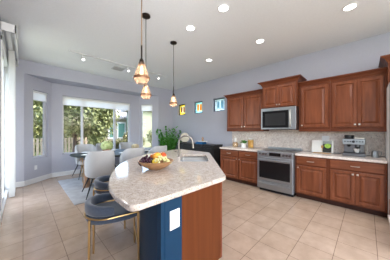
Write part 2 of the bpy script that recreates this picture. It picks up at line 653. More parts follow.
LDR = math.dist(BC, BD)
w3o = (.09, .57)
wall_r, MT3 = wall_seg('wall_bay_right', BD, BC, 0, HEAD, [(LDR - w3o[1], LDR - w3o[0], *WZ)], -.15)

# granite backsplash
struct(MB().box(XW - .015, XW, -.24, 2.98, .92, 1.47).build('trim_1', M_GRANB))
# baseboards
def baseboard(name, pts, h=.13, t=.016):
    prof = [(0, 0), (t, 0), (t, h - .02), (t * .4, h), (0, h)]
    o = MB().sweep([(x, y, 0) for x, y in pts], prof).build(name, M_WHITE)
    return struct(o)
baseboard('baseboard_back', [(XL, YB), (BL, YB)][::-1])
baseboard('baseboard_bay', [BD, BC, BBp, BA])
baseboard('baseboard_back_corner', [(XW, YB), BD])
baseboard('baseboard_right', [(XW, 3.0), (XW, YB)])
baseboard('baseboard_left', [(XL, 4.06), (XL, YR)])

# windows ----------------------------------------------------------------
def window(name, mt, a0, a1, z0, z1, side, mull=()):
    """frame and glass set in a wall opening; side = sign of outward local y"""
    fy = .07 * side
    mb = MB()
    f = .045
    y0, y1 = sorted((fy, fy + .05 * side))
    mb.box(a0, a1, y0, y1, z0, z0 + f, mt).box(a0, a1, y0, y1, z1 - f, z1, mt)
    mb.box(a0, a0 + f, y0, y1, z0, z1, mt).box(a1 - f, a1, y0, y1, z0, z1, mt)
    for c in mull:
        mb.box(c - .032, c + .032, y0 - .005, y1 + .005, z0, z1, mt)
    w = struct(mb.build(name, M_FRAME))
    ed = [a0 + .03] + list(mull) + [a1 - .03]
    for p, q in zip(ed, ed[1:]):
        MB().box(p, q, fy + .024 * side, fy + .028 * side, z0 + .03, z1 - .03, mt).build('window_pane', M_PANE, w)
    return w
def shade(mt, a0, a1, side, zb, label):
    y = .035 * side
    t = thing('roller_shade', label, 'window shade', mt @ Vector(((a0 + a1) / 2, y, zb)), 0, 'roller shades in the bay windows')
    inv = Matrix.Translation(-Vector(t.location)) @ mt
    ya, yb = sorted((y - .002, y + .002))
    MB().box(a0 + .012, a1 - .012, ya, yb, zb + .02, WZ[1] - .03, inv).build('fabric', M_SHADEF, t)
    MB().box(a0 + .012, a1 - .012, y - .010, y + .010, zb, zb + .022, inv, .004).build('hem_bar', M_VINYL, t)
    p, q = inv @ Vector((a0 + .01, y, WZ[1] - .03)), inv @ Vector((a1 - .01, y, WZ[1] - .03))
    MB().cyl(p, q, .022).build('roller_tube', M_VINYL, t)
window('window_1', MT1, LD - w1o[1], LD - w1o[0], *WZ, -1)
shade(MT1, LD - w1o[1], LD - w1o[0], -1, 2.20, 'white roller shade at the top of the narrow window next to the patio door')
off = -BBp[0] + .06
mul = (1.39 + off, 2.43 + off)
window('window_2', MT2, w2o[0] + off, w2o[1] + off, *WZ, 1, mul)
shade(MT2, w2o[0] + off, w2o[1] + off, 1, 2.18, 'wide white roller shade across the top of the triple window')
window('window_3', MT3, LDR - w3o[1], LDR - w3o[0], *WZ, -1)
shade(MT3, LDR - w3o[1], LDR - w3o[0], -1, 2.19, 'white roller shade at the top of the narrow window nearest the leafy floor plant')

# stained glass windows
def art(nm, color):
    m = bpy.data.materials.new(nm)
    m.use_nodes = True
    nt = m.node_tree
    nt.nodes.clear()
    N, L = nt.nodes.new, nt.links.new
    o = N('ShaderNodeOutputMaterial')
    tl = N('ShaderNodeBsdfTranslucent'); tl.inputs[0].default_value = (*color, 1)
    tp = N('ShaderNodeBsdfTransparent'); tp.inputs[0].default_value = (*color, 1)
    a = N('ShaderNodeMixShader'); a.inputs[0].default_value = .12
    g = N('ShaderNodeBsdfGlossy'); g.inputs['Roughness'].default_value = .1
    b = N('ShaderNodeMixShader'); b.inputs[0].default_value = .05
    L(tl.outputs[0], a.inputs[1]); L(tp.outputs[0], a.inputs[2]); L(a.outputs[0], b.inputs[1]); L(g.outputs[0], b.inputs[2]); L(b.outputs[0], o.inputs[0])
    return m
G_YEL, G_RED, G_ORG = art('glass_yellow', (.95, .78, .10)), art('glass_red', (.42, .004, .002)), art('glass_orange', (.80, .34, .01))
G_PALE, G_AQUA, G_BLUE, G_CLEAR = art('glass_pale', (.92, .92, .62)), art('glass_aqua', (.55, .85, .85)), art('glass_blue', (.42, .55, .60)), art('glass_clear', (.66, .74, .75))
M_LEAD = mat('lead_frame', (.05, .07, .10), .5, noise=.1)
def stained(n, y0, y1, scheme):
    z0, z1 = SGZ
    x = XW + .09
    w, h = y1 - y0, z1 - z0
    mb = MB()
    f = .028
    mb.box(x - .02, x + .03, y0, y1, z0, z0 + f).box(x - .02, x + .03, y0, y1, z1 - f, z1)
    mb.box(x - .02, x + .03, y0, y0 + f, z0, z1).box(x - .02, x + .03, y1 - f, y1, z0, z1)
    border, bars, field = scheme
    fr = struct(mb.build('window_%d' % n, M_LEAD))
    MB().box(x, x + .006, y0 + .02, y1 - .02, z0 + .02, z1 - .02).box(x, x + .006, y0 + .02, y0 + .021, z0 + .02, z1 - .02)
    b = .085
    mm = MB()
    mm.box(x, x + .005, y0 + .02, y0 + b, z0 + .02, z1 - .02).box(x, x + .005, y1 - b, y1 - .02, z0 + .02, z1 - .02)
    mm.box(x, x + .005, y0 + b, y1 - b, z0 + .02, z0 + b).box(x, x + .005, y0 + b, y1 - b, z1 - b, z1 - .02)
    mm.build('border_glass', border, fr)
    MB().box(x, x + .005, y0 + b, y1 - b, z0 + b, z1 - b).build('field_glass', field, fr)
    iw = w - 2 * b
    for k in (0, 1):
        c = y0 + b + iw * (.25 + .50 * k)
        MB().box(x - .006, x - .004, c - iw * .17, c + iw * .17, z0 + b + .02, z1 - b - .02).build('bar_glass', bars, fr)
    lead = MB()
    for q in (b,):
        for yy in (y0 + q, y1 - q):
            lead.box(x - .009, x + .008, yy - .003, yy + .003, z0 + .02, z1 - .02)
        for zz in (z0 + q, z1 - q):
            lead.box(x - .009, x + .008, y0 + .02, y1 - .02, zz - .003, zz + .003)
    lead.build('lead_strip', M_LEAD, fr)
stained(4, *SG[0], (G_YEL, G_RED, G_PALE))
stained(5, *SG[1], (G_AQUA, G_ORG, G_PALE))
stained(6, *SG[2], (G_CLEAR, G_BLUE, G_CLEAR))

# patio slider -----------------------------------------------------------
mb = MB()
dx0, dx1 = XL - .14, XL + .012
mb.box(dx0, dx1, DOOR[0], DOOR[0] + .06, 0, DOOR[3]).box(dx0, dx1, DOOR[1] - .06, DOOR[1], 0, DOOR[3])
mb.box(dx0, dx1, DOOR[0], DOOR[1], DOOR[3] - .06, DOOR[3]).box(dx0, dx1, DOOR[0], DOOR[1], 0, .035)
door = struct(mb.build('door_1', M_VINYL))
for y0, y1, x in ((DOOR[0] + .06, 5.06, XL - .06), (4.98, DOOR[1] - .06, XL - .11)):
    s = MB()
    s.box(x, x + .04, y0, y0 + .07, .036, DOOR[3] - .06).box(x, x + .04, y1 - .07, y1, .036, DOOR[3] - .06)
    s.box(x, x + .04, y0, y1, .036, .12).box(x, x + .04, y0, y1, DOOR[3] - .14, DOOR[3] - .06)
    sash = s.build('door_sash', M_VINYL, door)
    MB().box(x + .017, x + .023, y0 + .06, y1 - .06, .11, DOOR[3] - .13).build('door_pane', M_PANE, sash)

# ================================================================== KITCHEN RUN
ROT = R(-90)     # local +x runs along the wall away from the bay, local +y into the wall
XF = 4.00        # base cabinet face
DSTEPS = [(0, 0), (0, .016), (.004, .020), (.046, .021), (.052, .017), (.058, .004), (.066, .004), (.098, .019), (.10, .019)]
RSTEPS = [(0, 0), (0, .014), (.010, .020), (.012, .020)]
def add_door(parent, x0, x1, z0, z1, knob=None, knob_m=M_NICKEL):
    d = MB().rings_panel(x0, x1, z0, z1, 0, DSTEPS).build('door', M_WOOD, parent)
    if knob:
        kx, kz = knob
        k = MB()
        k.cyl((kx, -.018, kz), (kx, -.034, kz), .006)
        k.box(kx - .014, kx + .014, -.046, -.032, kz - .014, kz + .014, None, .004)
        k.build('knob', knob_m, d)
    return d
def add_drawer(parent, x0, x1, z0, z1):
    d = MB().rings_panel(x0, x1, z0, z1, 0, RSTEPS).build('drawer', M_WOODH, parent)
    c, zc = (x0 + x1) / 2, (z0 + z1) / 2
    w = .055
    MB().tube(smoothpath([(c - w, -.017, zc), (c - w + .006, -.042, zc), (c, -.050, zc), (c + w - .006, -.042, zc), (c + w, -.017, zc)], 4), .0055, 8).build('pull', M_NICKEL, d)
def base_cabinet(y_left, w, cols, label, group='cherry base cabinets'):
    t = thing('base_cabinet', label, 'cabinet', (XF, y_left, 0), ROT, group)
    MB().box(0, w, 0, XW - XF - .002, .10, .868).build('body', M_CROWN, t)
    MB().box(0, w, .075, XW - XF - .002, 0, .10).build('toe_kick', M_DARKWOOD, t)
    for (x0, x1, doors) in cols:
        add_drawer(t, x0, x1, .70, .845)
        n = len(doors)
        for i, side in enumerate(doors):
            a = x0 + (x1 - x0) * i / n + (.0015 if i else 0)
            b = x0 + (x1 - x0) * (i + 1) / n - (.0015 if i < n - 1 else 0)
            kx = (b - .028) if side > 0 else (a + .028)
            add_door(t, a, b, .125, .675, (kx, .635))
    return t
base_cabinet(2.97, 1.145, [(.03, .57, [1]), (.60, 1.12, [-1])], 'cherry base cabinet of two drawers over two doors, between sideboard and range')
base_cabinet(1.055, .545, [(.03, .515, [-1])], 'single-door cherry base cabinet beside the range, under the open cookbook')
base_cabinet(.509, .735, [(.03, .705, [1, -1])], 'cherry base cabinet with one wide drawer over two doors, under the espresso machine')

# worktops
for y0, y1, lab in ((1.825, 2.985, 'speckled pink-beige granite worktop under the storage jars'), (-.225, 1.057, 'speckled pink-beige granite worktop under the espresso machine')):
    o = MB().box(0, XW - XF + .028 - .016, -(y1 - y0), 0, .870, .912).build('granite_worktop', M_GRANB, None, (XF - .028, y1, 0), 0, bevel=.008)
    tag(o, lab, 'worktop', 'granite worktops along the wall')

def crown_profile(h=.085, p=.07):
    return [(0, 0), (.008, 0), (.012, h * .18), (.022, h * .28), (.030, h * .5), (p * .72, h * .72), (p * .8, h * .78), (p, h * .82), (p, h), (0, h)]
def wall_cabinet(y_left, w, face, z0, z1, doors, label, crown=.095, proj=.075, rail=.075, ends=(True, True), knobz=None, hint=''):
    t = thing('wall_cabinet', label, 'cabinet', (face, y_left, 0), ROT, 'cherry wall cabinets')
    dep = XW - face - .002
    MB().box(0, w, 0, dep, z0, z1).build('body', M_CROWN, t)
    for (x0, x1, ks) in doors:
        kx = x1 - .028 if ks > 0 else x0 + .028
        add_door(t, x0, x1, z0 + rail, z1 - .045, (kx, z0 + rail + .045))
    if rail > .05:
        MB().box(0, w, -.012, .012, z0 - .012, z0 + .03, None, .004).build('light_rail', M_CROWN, t)
    pts = []
    if ends[1]: pts += [(w, dep, z1 - .02)]
    pts += [(w, 0, z1 - .02), (0, 0, z1 - .02)]
    if ends[0]: pts += [(0, dep, z1 - .02)]
    prof = crown_profile(crown, proj)
    MB().sweep(pts[::-1], [(-o, z) for o, z in prof]).build('crown_moulding', M_CROWN, t)
    return t
XU, XM = 4.30, 4.18
wall_cabinet(2.95, 1.115, XU, 1.375, 2.355, [(.03, .535, 1), (.56, 1.09, -1)], 'cherry wall cabinet with two doors, above the storage jars', ends=(True, False))
wall_cabinet(1.829, .765, XM, 1.915, 2.475, [(.03, .381, 1), (.384, .735, -1)], 'short deep cherry wall cabinet raised above the microwave', rail=.025, crown=.105, proj=.085)
wall_cabinet(1.060, .545, XU, 1.375, 2.355, [(.035, .515, -1)], 'single-door cherry wall cabinet above the open cookbook', ends=(False, False))
wall_cabinet(.513, .745, XU, 1.375, 2.355, [(.03, .385, 1), (.388, .715, -1)], 'cherry wall cabinet with two tall doors, above the espresso machine', ends=(False, False))
wall_cabinet(-.234, .95, 4.08, 2.12, 2.475, [(.03, .47, 1), (.48, .92, -1)], 'deep cherry cabinet over the refrigerator with projecting crown', rail=.025, crown=.105, proj=.085)

# microwave ---------------------------------------------------------------
t = thing('microwave_oven', 'stainless over-range microwave with black glass door and curved handle', 'microwave', (4.10, 1.826, 1.415), ROT)
MB().box(0, .758, .022, XW - 4.10 - .016, 0, .495).build('body', M_STEELD, t)
d = MB().rings_panel(0, .758, 0, .495, .022, [(0, 0), (0, .018), (.004, .022), (.006, .022)]).build('front_panel', M_STEEL, t)
MB().box(.035, .615, -.004, .002, .035, .425, None, .002).build('window', M_BLACKG, d)
MB().box(.10, .55, -.0055, -.0035, .09, .37).build('mesh_screen', M_BLACK, d)
MB().box(.30, .43, -.003, .001, .435, .455).build('badge', M_NICKEL, d)
MB().tube(smoothpath([(.655, .004, .06), (.655, -.035, .085), (.655, -.048, .22), (.655, -.048, .30), (.655, -.035, .39), (.655, .004, .42)], 4), .011, 10).build('handle', M_NICKEL, t)
MB().box(.03, .728, .03, .36, -.010, .001).build('vent_grille', M_BLACK, t)

# range --------------------------------------------------------------------
XR = 3.885
t = thing('range', 'stainless slide-in range with black glass oven door and front knobs', 'oven', (XR, 1.82, 0), ROT)
RW = .758
MB().box(0, RW, .022, XW - XR - .016, .07, .905).build('body', M_STEEL, t)
MB().box(.02, RW - .02, .08, .6, 0, .07).build('plinth', M_BLACK, t)
cp = MB()
cp.prism([(0, .0), (RW, .0), (RW, .06), (0, .06)], .795, .925)
cpo = cp.build('control_panel', M_STEEL, t, bevel=.010)
MB().box(.275, .515, -.004, .004, .822, .893, None, .002).build('display', M_BLACKG, cpo)
for x in (.07, .145, .205, .575, .64, .70):
    k = MB()
    k.cyl((x, .002, .857), (x, -.026, .857), .025, .022, 16)
    k.box(x - .004, x + .004, -.028, -.018, .840, .874)
    k.build('knob', M_STEELD, cpo)
ct = MB(); ct.box(-.004, RW + .004, .05, XW - XR - .017, .905, .922, None, .004)
cto = ct.build('cooktop', M_STEELD, t)
for x, y, r in ((.19, .22, .095), (.57, .22, .11), (.19, .50, .08), (.57, .50, .095), (.38, .36, .06)):
    MB().lathe([(r * .8, .9225), (r, .9225), (r, .924), (r * .8, .924), (r * .8, .9225)], 24, Matrix.Translation((x, y, 0))).build('burner_ring', M_BLACK, cto)
MB().box(.0, RW, .63, XW - XR - .018, .918, .965, None, .006).build('backguard', M_STEEL, t)
od = MB().rings_panel(.006, RW - .006, .255, .785, .022, [(0, 0), (0, .030), (.006, .036), (.008, .036)]).build('oven_door', M_STEEL, t)
MB().box(.055, RW - .055, -.018, -.012, .315, .695, None, .002).build('oven_window', M_BLACKG, od)
MB().tube([(.05, -.06, .735), (RW - .05, -.06, .735)], .0125, 10).cyl((.075, -.012, .735), (.075, -.06, .735), .009).cyl((RW - .075, -.012, .735), (RW - .075, -.06, .735), .009).build('handle', M_STEEL, od)
dr = MB().rings_panel(.006, RW - .006, .075, .245, .022, [(0, 0), (0, .030), (.006, .036), (.008, .036)]).build('storage_drawer', M_STEEL, t)
MB().tube([(.05, -.055, .205), (RW - .05, -.055, .205)], .0115, 10).cyl((.075, -.012, .205), (.075, -.055, .205), .008).cyl((RW - .075, -.012, .205), (RW - .075, -.055, .205), .008).build('handle', M_STEEL, dr)

# refrigerator at the edge of the frame --------------------------------------
t = thing('refrigerator', 'tall stainless refrigerator at the end of the cabinet run', 'refrigerator', (3.72, -.232, 0), ROT)
MB().box(0, .91, .085, .905, .08, 2.085).build('body', M_FRIDGE, t)
for a, b, hx in ((0, .453, .41), (.457, .91, .50)):
    dd = MB().box(a, b, 0, .08, .40, 2.085, None, .012, 3).build('door', M_STEEL, t)
    MB().tube(smoothpath([(hx, .002, .75), (hx, -.05, .78), (hx, -.055, 1.2), (hx, -.05, 1.62), (hx, .002, 1.65)], 4), .012, 8).build('handle', M_NICKEL, dd)
dd = MB().box(0, .91, .03, .085, .09, .385, None, .010, 3).build('freezer_drawer', M_WOODH, t)
MB().tube([(.1, -.02, .33), (.81, -.02, .33)], .012, 8).cyl((.12, .03, .33), (.12, -.02, .33), .008).cyl((.79, .03, .33), (.79, -.02, .33), .008).build('handle', M_NICKEL, dd)
MB().box(.02, .89, .12, .85, 0, .08).build('kick_plate', M_DARKWOOD, t)
t = thing('step_stool', 'low pale wooden step stool on the tiles in front of the refrigerator', 'stool', (3.30, -.40, 0), 0)
MB().box(-.34, .34, -.14, .195, .165, .195, None, .006).build('tread', M_PALEW, t)
for sx in (-.30, .30):
    for sy in (-.10, .155):
        MB().box(sx - .02, sx + .02, sy - .02, sy + .02, 0, .166).build('leg', M_PALEW, t)

# ------------------------------------------------------------------ things on the wall worktops
ZT = .9125
# fat jar with white lid
t = thing('storage_jar', 'squat glass jar of tan crackers with tall white stopper beside the small potted plant', 'jar', (4.40, 2.73, ZT), 0, 'storage jars on the worktop')
MB().lathe([(0, 0), (.072, 0), (.078, .01), (.078, .12), (.06, .145), (.058, .145), (.074, .118), (.074, .012), (0, .008)], 24).build('jar_body', M_JAR, t, smooth=True)
MB().lathe([(0, .009), (.073, .010), (.073, .115), (.05, .125), (0, .128)], 24).build('contents', M_CRACK, t, smooth=True)
MB().lathe([(0, .146), (.036, .146), (.036, .255), (.030, .262), (0, .262)], 20).build('lid', M_POTW, t, smooth=True)
t = thing('storage_jar', 'tall glass jar of yellow pasta with a flat white lid, nearest the range', 'jar', (4.42, 2.255, ZT), 0, 'storage jars on the worktop')
MB().lathe([(0, 0), (.075, 0), (.078, .01), (.078, .235), (.074, .235), (.074, .012), (0, .008)], 24).build('jar_body', M_JAR, t, smooth=True)
MB().lathe([(0, .009), (.073, .010), (.073, .21), (0, .215)], 24).build('contents', M_PASTA, t, smooth=True)
MB().lathe([(0, .236), (.060, .236), (.060, .258), (.054, .264), (0, .264)], 20).build('lid', M_POTW, t, smooth=True)
t = thing('potted_plant', 'small green plant in a white ceramic pot between the two storage jars', 'plant', (4.36, 2.44, ZT))
MB().lathe([(0, 0), (.066, 0), (.074, .125), (.066, .125), (.062, .10), (0, .10)], 24).build('pot', M_POTW, t, smooth=True)
MB().lathe([(0, .101), (.061, .101), (0, .108)], 20).build('soil', M_STEM, t)
lf = MB()
rr = random.Random(3)
for i in range(34):
    a, e = rr.uniform(0, 6.28), rr.uniform(.2, 1.4)
    L_ = rr.uniform(.05, .105)
    tip = Vector((math.cos(a) * math.cos(e), math.sin(a) * math.cos(e), math.sin(e))) * L_ + Vector((0, 0, .11))
    lf.ball((0, 0, 0), 1, (.036, .020, .006), 1, Matrix.Translation(tip) @ Matrix.Rotation(a, 4, 'Z') @ Matrix.Rotation(.5 - e * .5, 4, 'Y'))
    lf.cyl((0, 0, .105), tip, .0022, n=5)
lf.build('foliage', M_LEAF, t, smooth=True)

# cookbook on a stand
t = thing('cookbook', 'open cookbook propped on the worktop, blank page beside a photo of green salad', 'book', (4.42, .665, ZT), ROT)
tl = Matrix.Rotation(R(-14), 4, 'X') @ Matrix.Diagonal((.78, 1, 1.18, 1))
MB().box(-.235, -.008, -.016, 0, .012, .225, tl, .003).build('page_block', M_PAPER, t)
rp = MB().box(.008, .235, -.016, 0, .012, .225, tl, .003).build('page_block', M_PAPER, t)
MB().box(.012, .200, -.0185, -.016, .016, .221, tl).build('photo', M_PHOTO, rp, label='dark food photograph printed on the page')
MB().box(.012, .200, -.0190, -.0184, .165, .221, tl).build('photo_background', M_PHOTOG, rp)
MB().lathe([(0, 0), (.078, 0), (.078, .001), (0, .001)], 24, tl @ Matrix.Translation((.115, -.0195, .112)) @ Matrix.Rotation(R(90), 4, 'X') @ Matrix.Diagonal((1, .7, 1, 1))).build('photo_bowl', M_BLACK, rp)
MB().lathe([(0, 0), (.070, 0), (.070, .001), (0, .001)], 24, tl @ Matrix.Translation((.12, -.0208, .130)) @ Matrix.Rotation(R(90), 4, 'X') @ Matrix.Diagonal((1, .58, 1, 1))).build('photo_salad', M_SALAD, rp)
MB().box(-.238, .238, 0, .006, .008, .228, tl).build('cover', M_BKGREY, t)
MB().box(-.15, .15, -.035, .075, 0, .010, None, .003).box(-.02, .02, .01, .075, .01, .16, Matrix.Identity(4), .003).build('book_stand', M_OCHRE, t)

# espresso machine
t = thing('espresso_machine', 'stainless and black espresso machine with bean hopper and white cup tray', 'coffee machine', (4.24, .33, ZT), ROT)
MB().box(0, .31, 0, .30, 0, .055, None, .008).build('base', M_STEELD, t)
MB().box(.015, .295, .16, .30, .05, .27, None, .008).build('back_column', M_STEELD, t)
h = MB().box(0, .31, .01, .30, .215, .315, None, .012).build('head', M_STEEL, t)
MB().lathe([(0, 0), (.022, 0), (.022, .006), (0, .006)], 20, Matrix.Translation((.155, .011, .268)) @ Matrix.Rotation(R(90), 4, 'X')).build('gauge', M_BLACK, h)
for x in (.04, .08, .115, .2, .24, .275):
    MB().cyl((x, .012, .27), (x, .001, .27), .010, n=12).build('button', M_BLACK, h)
MB().box(.012, .298, .02, .155, .056, .066).build('drip_tray', M_BLACK, t)
g = MB().cyl((.21, .09, .215), (.21, .09, .175), .034, n=20).build('group_head', M_STEELD, t, smooth=True)
MB().cyl((.21, .09, .174), (.21, .09, .15), .032, .026, 20).cyl((.21, .065, .163), (.21, -.07, .155), .011, .013).build('portafilter', M_BLACK, g, smooth=True)
MB().cyl((.09, .09, .215), (.09, .09, .17), .026, .02, 18).build('grinder_chute', M_BLACK, t, smooth=True)
MB().lathe([(0, .316), (.062, .316), (.070, .375), (.066, .382), (0, .382)], 20, Matrix.Translation((.09, .16, 0)) @ Matrix.Identity(4)).build('bean_hopper', M_BLACK, t, smooth=True)
MB().box(.17, .30, .05, .29, .316, .345, None, .006).build('cup_tray', M_NICKEL, t)
MB().tube(smoothpath([(.305, .07, .24), (.33, .05, .22), (.335, .04, .15), (.335, .03, .09)], 4), .006, 8).build('steam_wand', M_NICKEL, t)
o = thing('coffee_cup', 'white coffee cup on the drip tray of the espresso machine', 'cup', (4.33, .13, ZT + .067))
MB().lathe([(0, 0), (.024, 0), (.044, .05), (.048, .072), (.045, .072), (.040, .05), (.02, .008), (0, .008)], 24).build('cup_body', M_POTW, o, smooth=True)
MB().tube([(.046, 0, .06), (.068, 0, .058), (.072, 0, .035), (.038, 0, .02)], .005, 8).build('handle', M_POTW, o, smooth=True)
t = thing('milk_jug', 'small steel milk jug beside the espresso machine', 'jug', (4.36, -.10, ZT))
MB().lathe([(0, 0), (.046, 0), (.048, .01), (.042, .07), (.036, .10), (.040, .115), (.037, .115), (.033, .10), (.044, .02), (0, .008)], 24).build('jug_body', M_STEEL, t, smooth=True)
MB().tube(smoothpath([(.012, -.038, .10), (.02, -.072, .095), (.02, -.075, .05), (.012, -.046, .025)], 4), .005, 8).build('handle', M_STEEL, t, smooth=True)
# outlets
def outlet(loc, rotz, label, w=.075, h=.115, cat='outlet'):
    t = thing('wall_outlet', label, cat, loc, rotz, 'white wall outlets')
    MB().box(-w / 2, w / 2, -.007, 0, -h / 2, h / 2, None, .003).build('cover_plate', M_VINYL, t)
    for dz in (-.022, .022):
        MB().box(-.017, .017, -.009, -.006, dz - .014, dz + .014, None, .002).build('socket', M_WHITE, t)
outlet((XW - .0155, .63, 1.215), ROT, 'white outlet plate on the granite splash just above the open cookbook', .13)
o1 = Vector((*BA, 0)) + (Vector((*BBp, 0)) - Vector((*BA, 0))).normalized() * .31
outlet((o1.x + .001, o1.y - .001, .40), R(45), 'white outlet plate low on the wall under the narrow bay window')

# ================================================================== ISLAND
def rounded(poly, idx, r, n=6):
    out = []
    N = len(poly)
    for i, p in enumerate(poly):
        if i in idx:
            p0, p1, p2 = Vector(poly[i - 1]), Vector(p), Vector(poly[(i + 1) % N])
            a = p1 + (p0 - p1).normalized() * r
            b = p1 + (p2 - p1).normalized() * r
            for k in range(n + 1):
                u = k / n
                q = (1 - u) ** 2 * a + 2 * u * (1 - u) * p1 + u * u * b
                out.append((q.x, q.y))
        else:
            out.append(tuple(p))
    return out
arc = [(.465, 1.28), (.535, 1.62), (.78, 2.17), (1.163, 2.70), (1.698, 3.088), (2.20, 3.316), (2.56, 3.40)]
arc = [(v.x, v.y) for v in smoothpath([(x, y, 0) for x, y in arc], 5)]
top = [(2.86, 2.41), (1.47, 1.012), (.462, 1.012)] + arc + [(2.86, 3.41)]
top = rounded(top, {0, 1, 2, len(top) - 1}, .07)
sink_hole = [S(2.62, -.21), S(2.62, .24), S(3.38, .24), S(3.38, -.21)]
sink_hole = rounded(sink_hole, {0, 1, 2, 3}, .05, 4)
o = MB().prism(top, .870, .912, [sink_hole]).build('island_worktop', M_GRAN, bevel=.011)
tag(o, 'large arched speckled granite worktop of the island', 'worktop')

t = thing('kitchen_island', 'kitchen island with navy curved side and red-brown wood end panel', 'island', (0, 0, 0))
knee = [(.705, 1.06), (.725, 1.2), (.765, 1.4), (.86, 1.66), (1.03, 1.98), (1.30, 2.31), (1.65, 2.62), (2.02, 2.86), (2.36, 3.02), (2.80, 3.14)]
knee = [(v.x, v.y) for v in smoothpath([(x, y, 0) for x, y in knee], 5)]
body = [(2.80, 2.43), (1.425, 1.06)] + knee
MB().prism([(2.78, 2.44), (1.42, 1.09), (.72, 1.09)] + [(x + .014, y - .007) for x, y in knee[1:-1]] + [(2.78, 3.12)], .0, .60).box(1.0, 1.3, 1.1, 1.25, .6, .868).build('carcass', M_DARKWOOD, t)
# curved navy knee wall, flat navy post and wood end panel
inner = [(x + .03, y - .02) for x, y in knee]
MB().prism(knee + inner[::-1], 0, .869).build('knee_wall', M_BLUE, t)
MB().box(.70, .898, 1.045, 1.10, 0, .869, None, .003).build('end_post', M_BLUE, t)
MB().box(.898, 1.425, 1.050, 1.10, .09, .869).build('end_panel', M_PANEL, t)
MB().box(1.412, 1.438, 1.046, 1.10, .09, .869, None, .003).build('corner_stile', M_CROWN, t)
MB().box(.898, 1.39, 1.085, 1.12, 0, .09).build('toe_kick', M_DARKWOOD, t)
# kitchen side doors (face down the 45 degree edge)
p0, p1 = Vector((1.438, 1.07, 0)), Vector((2.80, 2.43, 0))
L_ = (p1 - p0).length
dirv = (p1 - p0).normalized()
mt = Matrix(((dirv.x, -dirv.y, 0, p0.x), (dirv.y, dirv.x, 0, p0.y), (0, 0, 1, 0), (0, 0, 0, 1)))
MB().box(0, L_, .0, .03, .09, .869, mt).build('face_frame', M_WOODH, t)
n = 4
for i in range(n):
    a, b = .02 + (L_ - .04) * i / n + .006, .02 + (L_ - .04) * (i + 1) / n - .006
    dd = MB().rings_panel(a, b, .12, .84, 0, DSTEPS, mt).build('door', M_WOOD, t)
    kx = (b - .03) if i % 2 == 0 else (a + .03)
    MB().box(kx - .013, kx + .013, -.046, -.018, .775, .80, mt, .004).build('knob', M_NICKEL, dd)
t = thing('wall_outlet', 'large white blank cover plate on the navy end of the island', 'outlet', (.822, 1.0445, .70), 0, 'white wall outlets')
MB().box(-.046, .046, -.007, 0, -.072, .072, None, .003).build('cover_plate', M_VINYL, t)
MB().box(-.018, .018, -.009, -.006, -.035, .035, None, .002).build('socket', M_WHITE, t)

# sink
cx, cy = S(3.0, .015)
t = thing('kitchen_sink', 'stainless double-bowl sink set into the island worktop', 'sink', (cx, cy, .868), R(45))
def basin(x0, x1, y0, y1, dz):
    mb = MB()
    tk = .004
    mb.box(x0, x1, y0, y1, -dz, -dz + tk)
    mb.box(x0, x0 + tk, y0, y1, -dz, 0).box(x1 - tk, x1, y0, y1, -dz, 0)
    mb.box(x0, x1, y0, y0 + tk, -dz, 0).box(x0, x1, y1 - tk, y1, -dz, 0)
    return mb
b1 = basin(-.385, -.09, -.225, .225, .20).build('bowl', M_SINK, t)
b2 = basin(-.075, .385, -.225, .225, .22).build('bowl', M_SINK, t)
MB().box(-.092, -.073, -.225, .225, -.03, .008, None, .004).build('divider', M_STEEL, t)
MB().lathe([(0, -.1955), (.04, -.1955), (.042, -.193), (0, -.193)], 20, Matrix.Translation((-.24, 0, 0))).build('drain', M_CHROME, b1)
MB().lathe([(0, -.2155), (.04, -.2155), (.042, -.213), (0, -.213)], 20, Matrix.Translation((.155, 0, 0))).build('drain', M_CHROME, b2)
rim = MB()
for a in ((-.386, .386, -.236, -.222), (-.386, .386, .222, .236), (-.396, -.378, -.236, .236), (.378, .396, -.236, .236)):
    rim.box(a[0], a[1], a[2], a[3], -.012, .0)
rim.build('rim', M_STEELD, t)

# faucet
fx, fy = S(3.13, .295)
t = thing('kitchen_faucet', 'tall brushed gooseneck faucet beside the sink', 'faucet', (fx, fy, .9125), R(45))
MB().lathe([(0, 0), (.030, 0), (.030, .012), (.020, .020), (.018, .12), (.0, .12)], 20).build('base', M_CHROME, t, smooth=True)
path = [(0, 0, .11), (0, 0, .25)]
for k in range(1, 12):
    a = math.pi * k / 11 * 1.02
    path.append((0, -.125 + .125 * math.cos(a), .25 + .125 * math.sin(a)))
path.append((0, -.256, .225))
MB().tube(path, .0165, 12).build('gooseneck', M_CHROME, t, smooth=True)
MB().cyl((0, -.255, .235), (0, -.262, .150), .018, .020, 16).build('spray_head', M_CHROME, t, smooth=True)
MB().tube([(.0, .015, .075), (.02, .05, .082), (.03, .095, .105)], .007, 8).build('lever', M_CHROME, t, smooth=True)

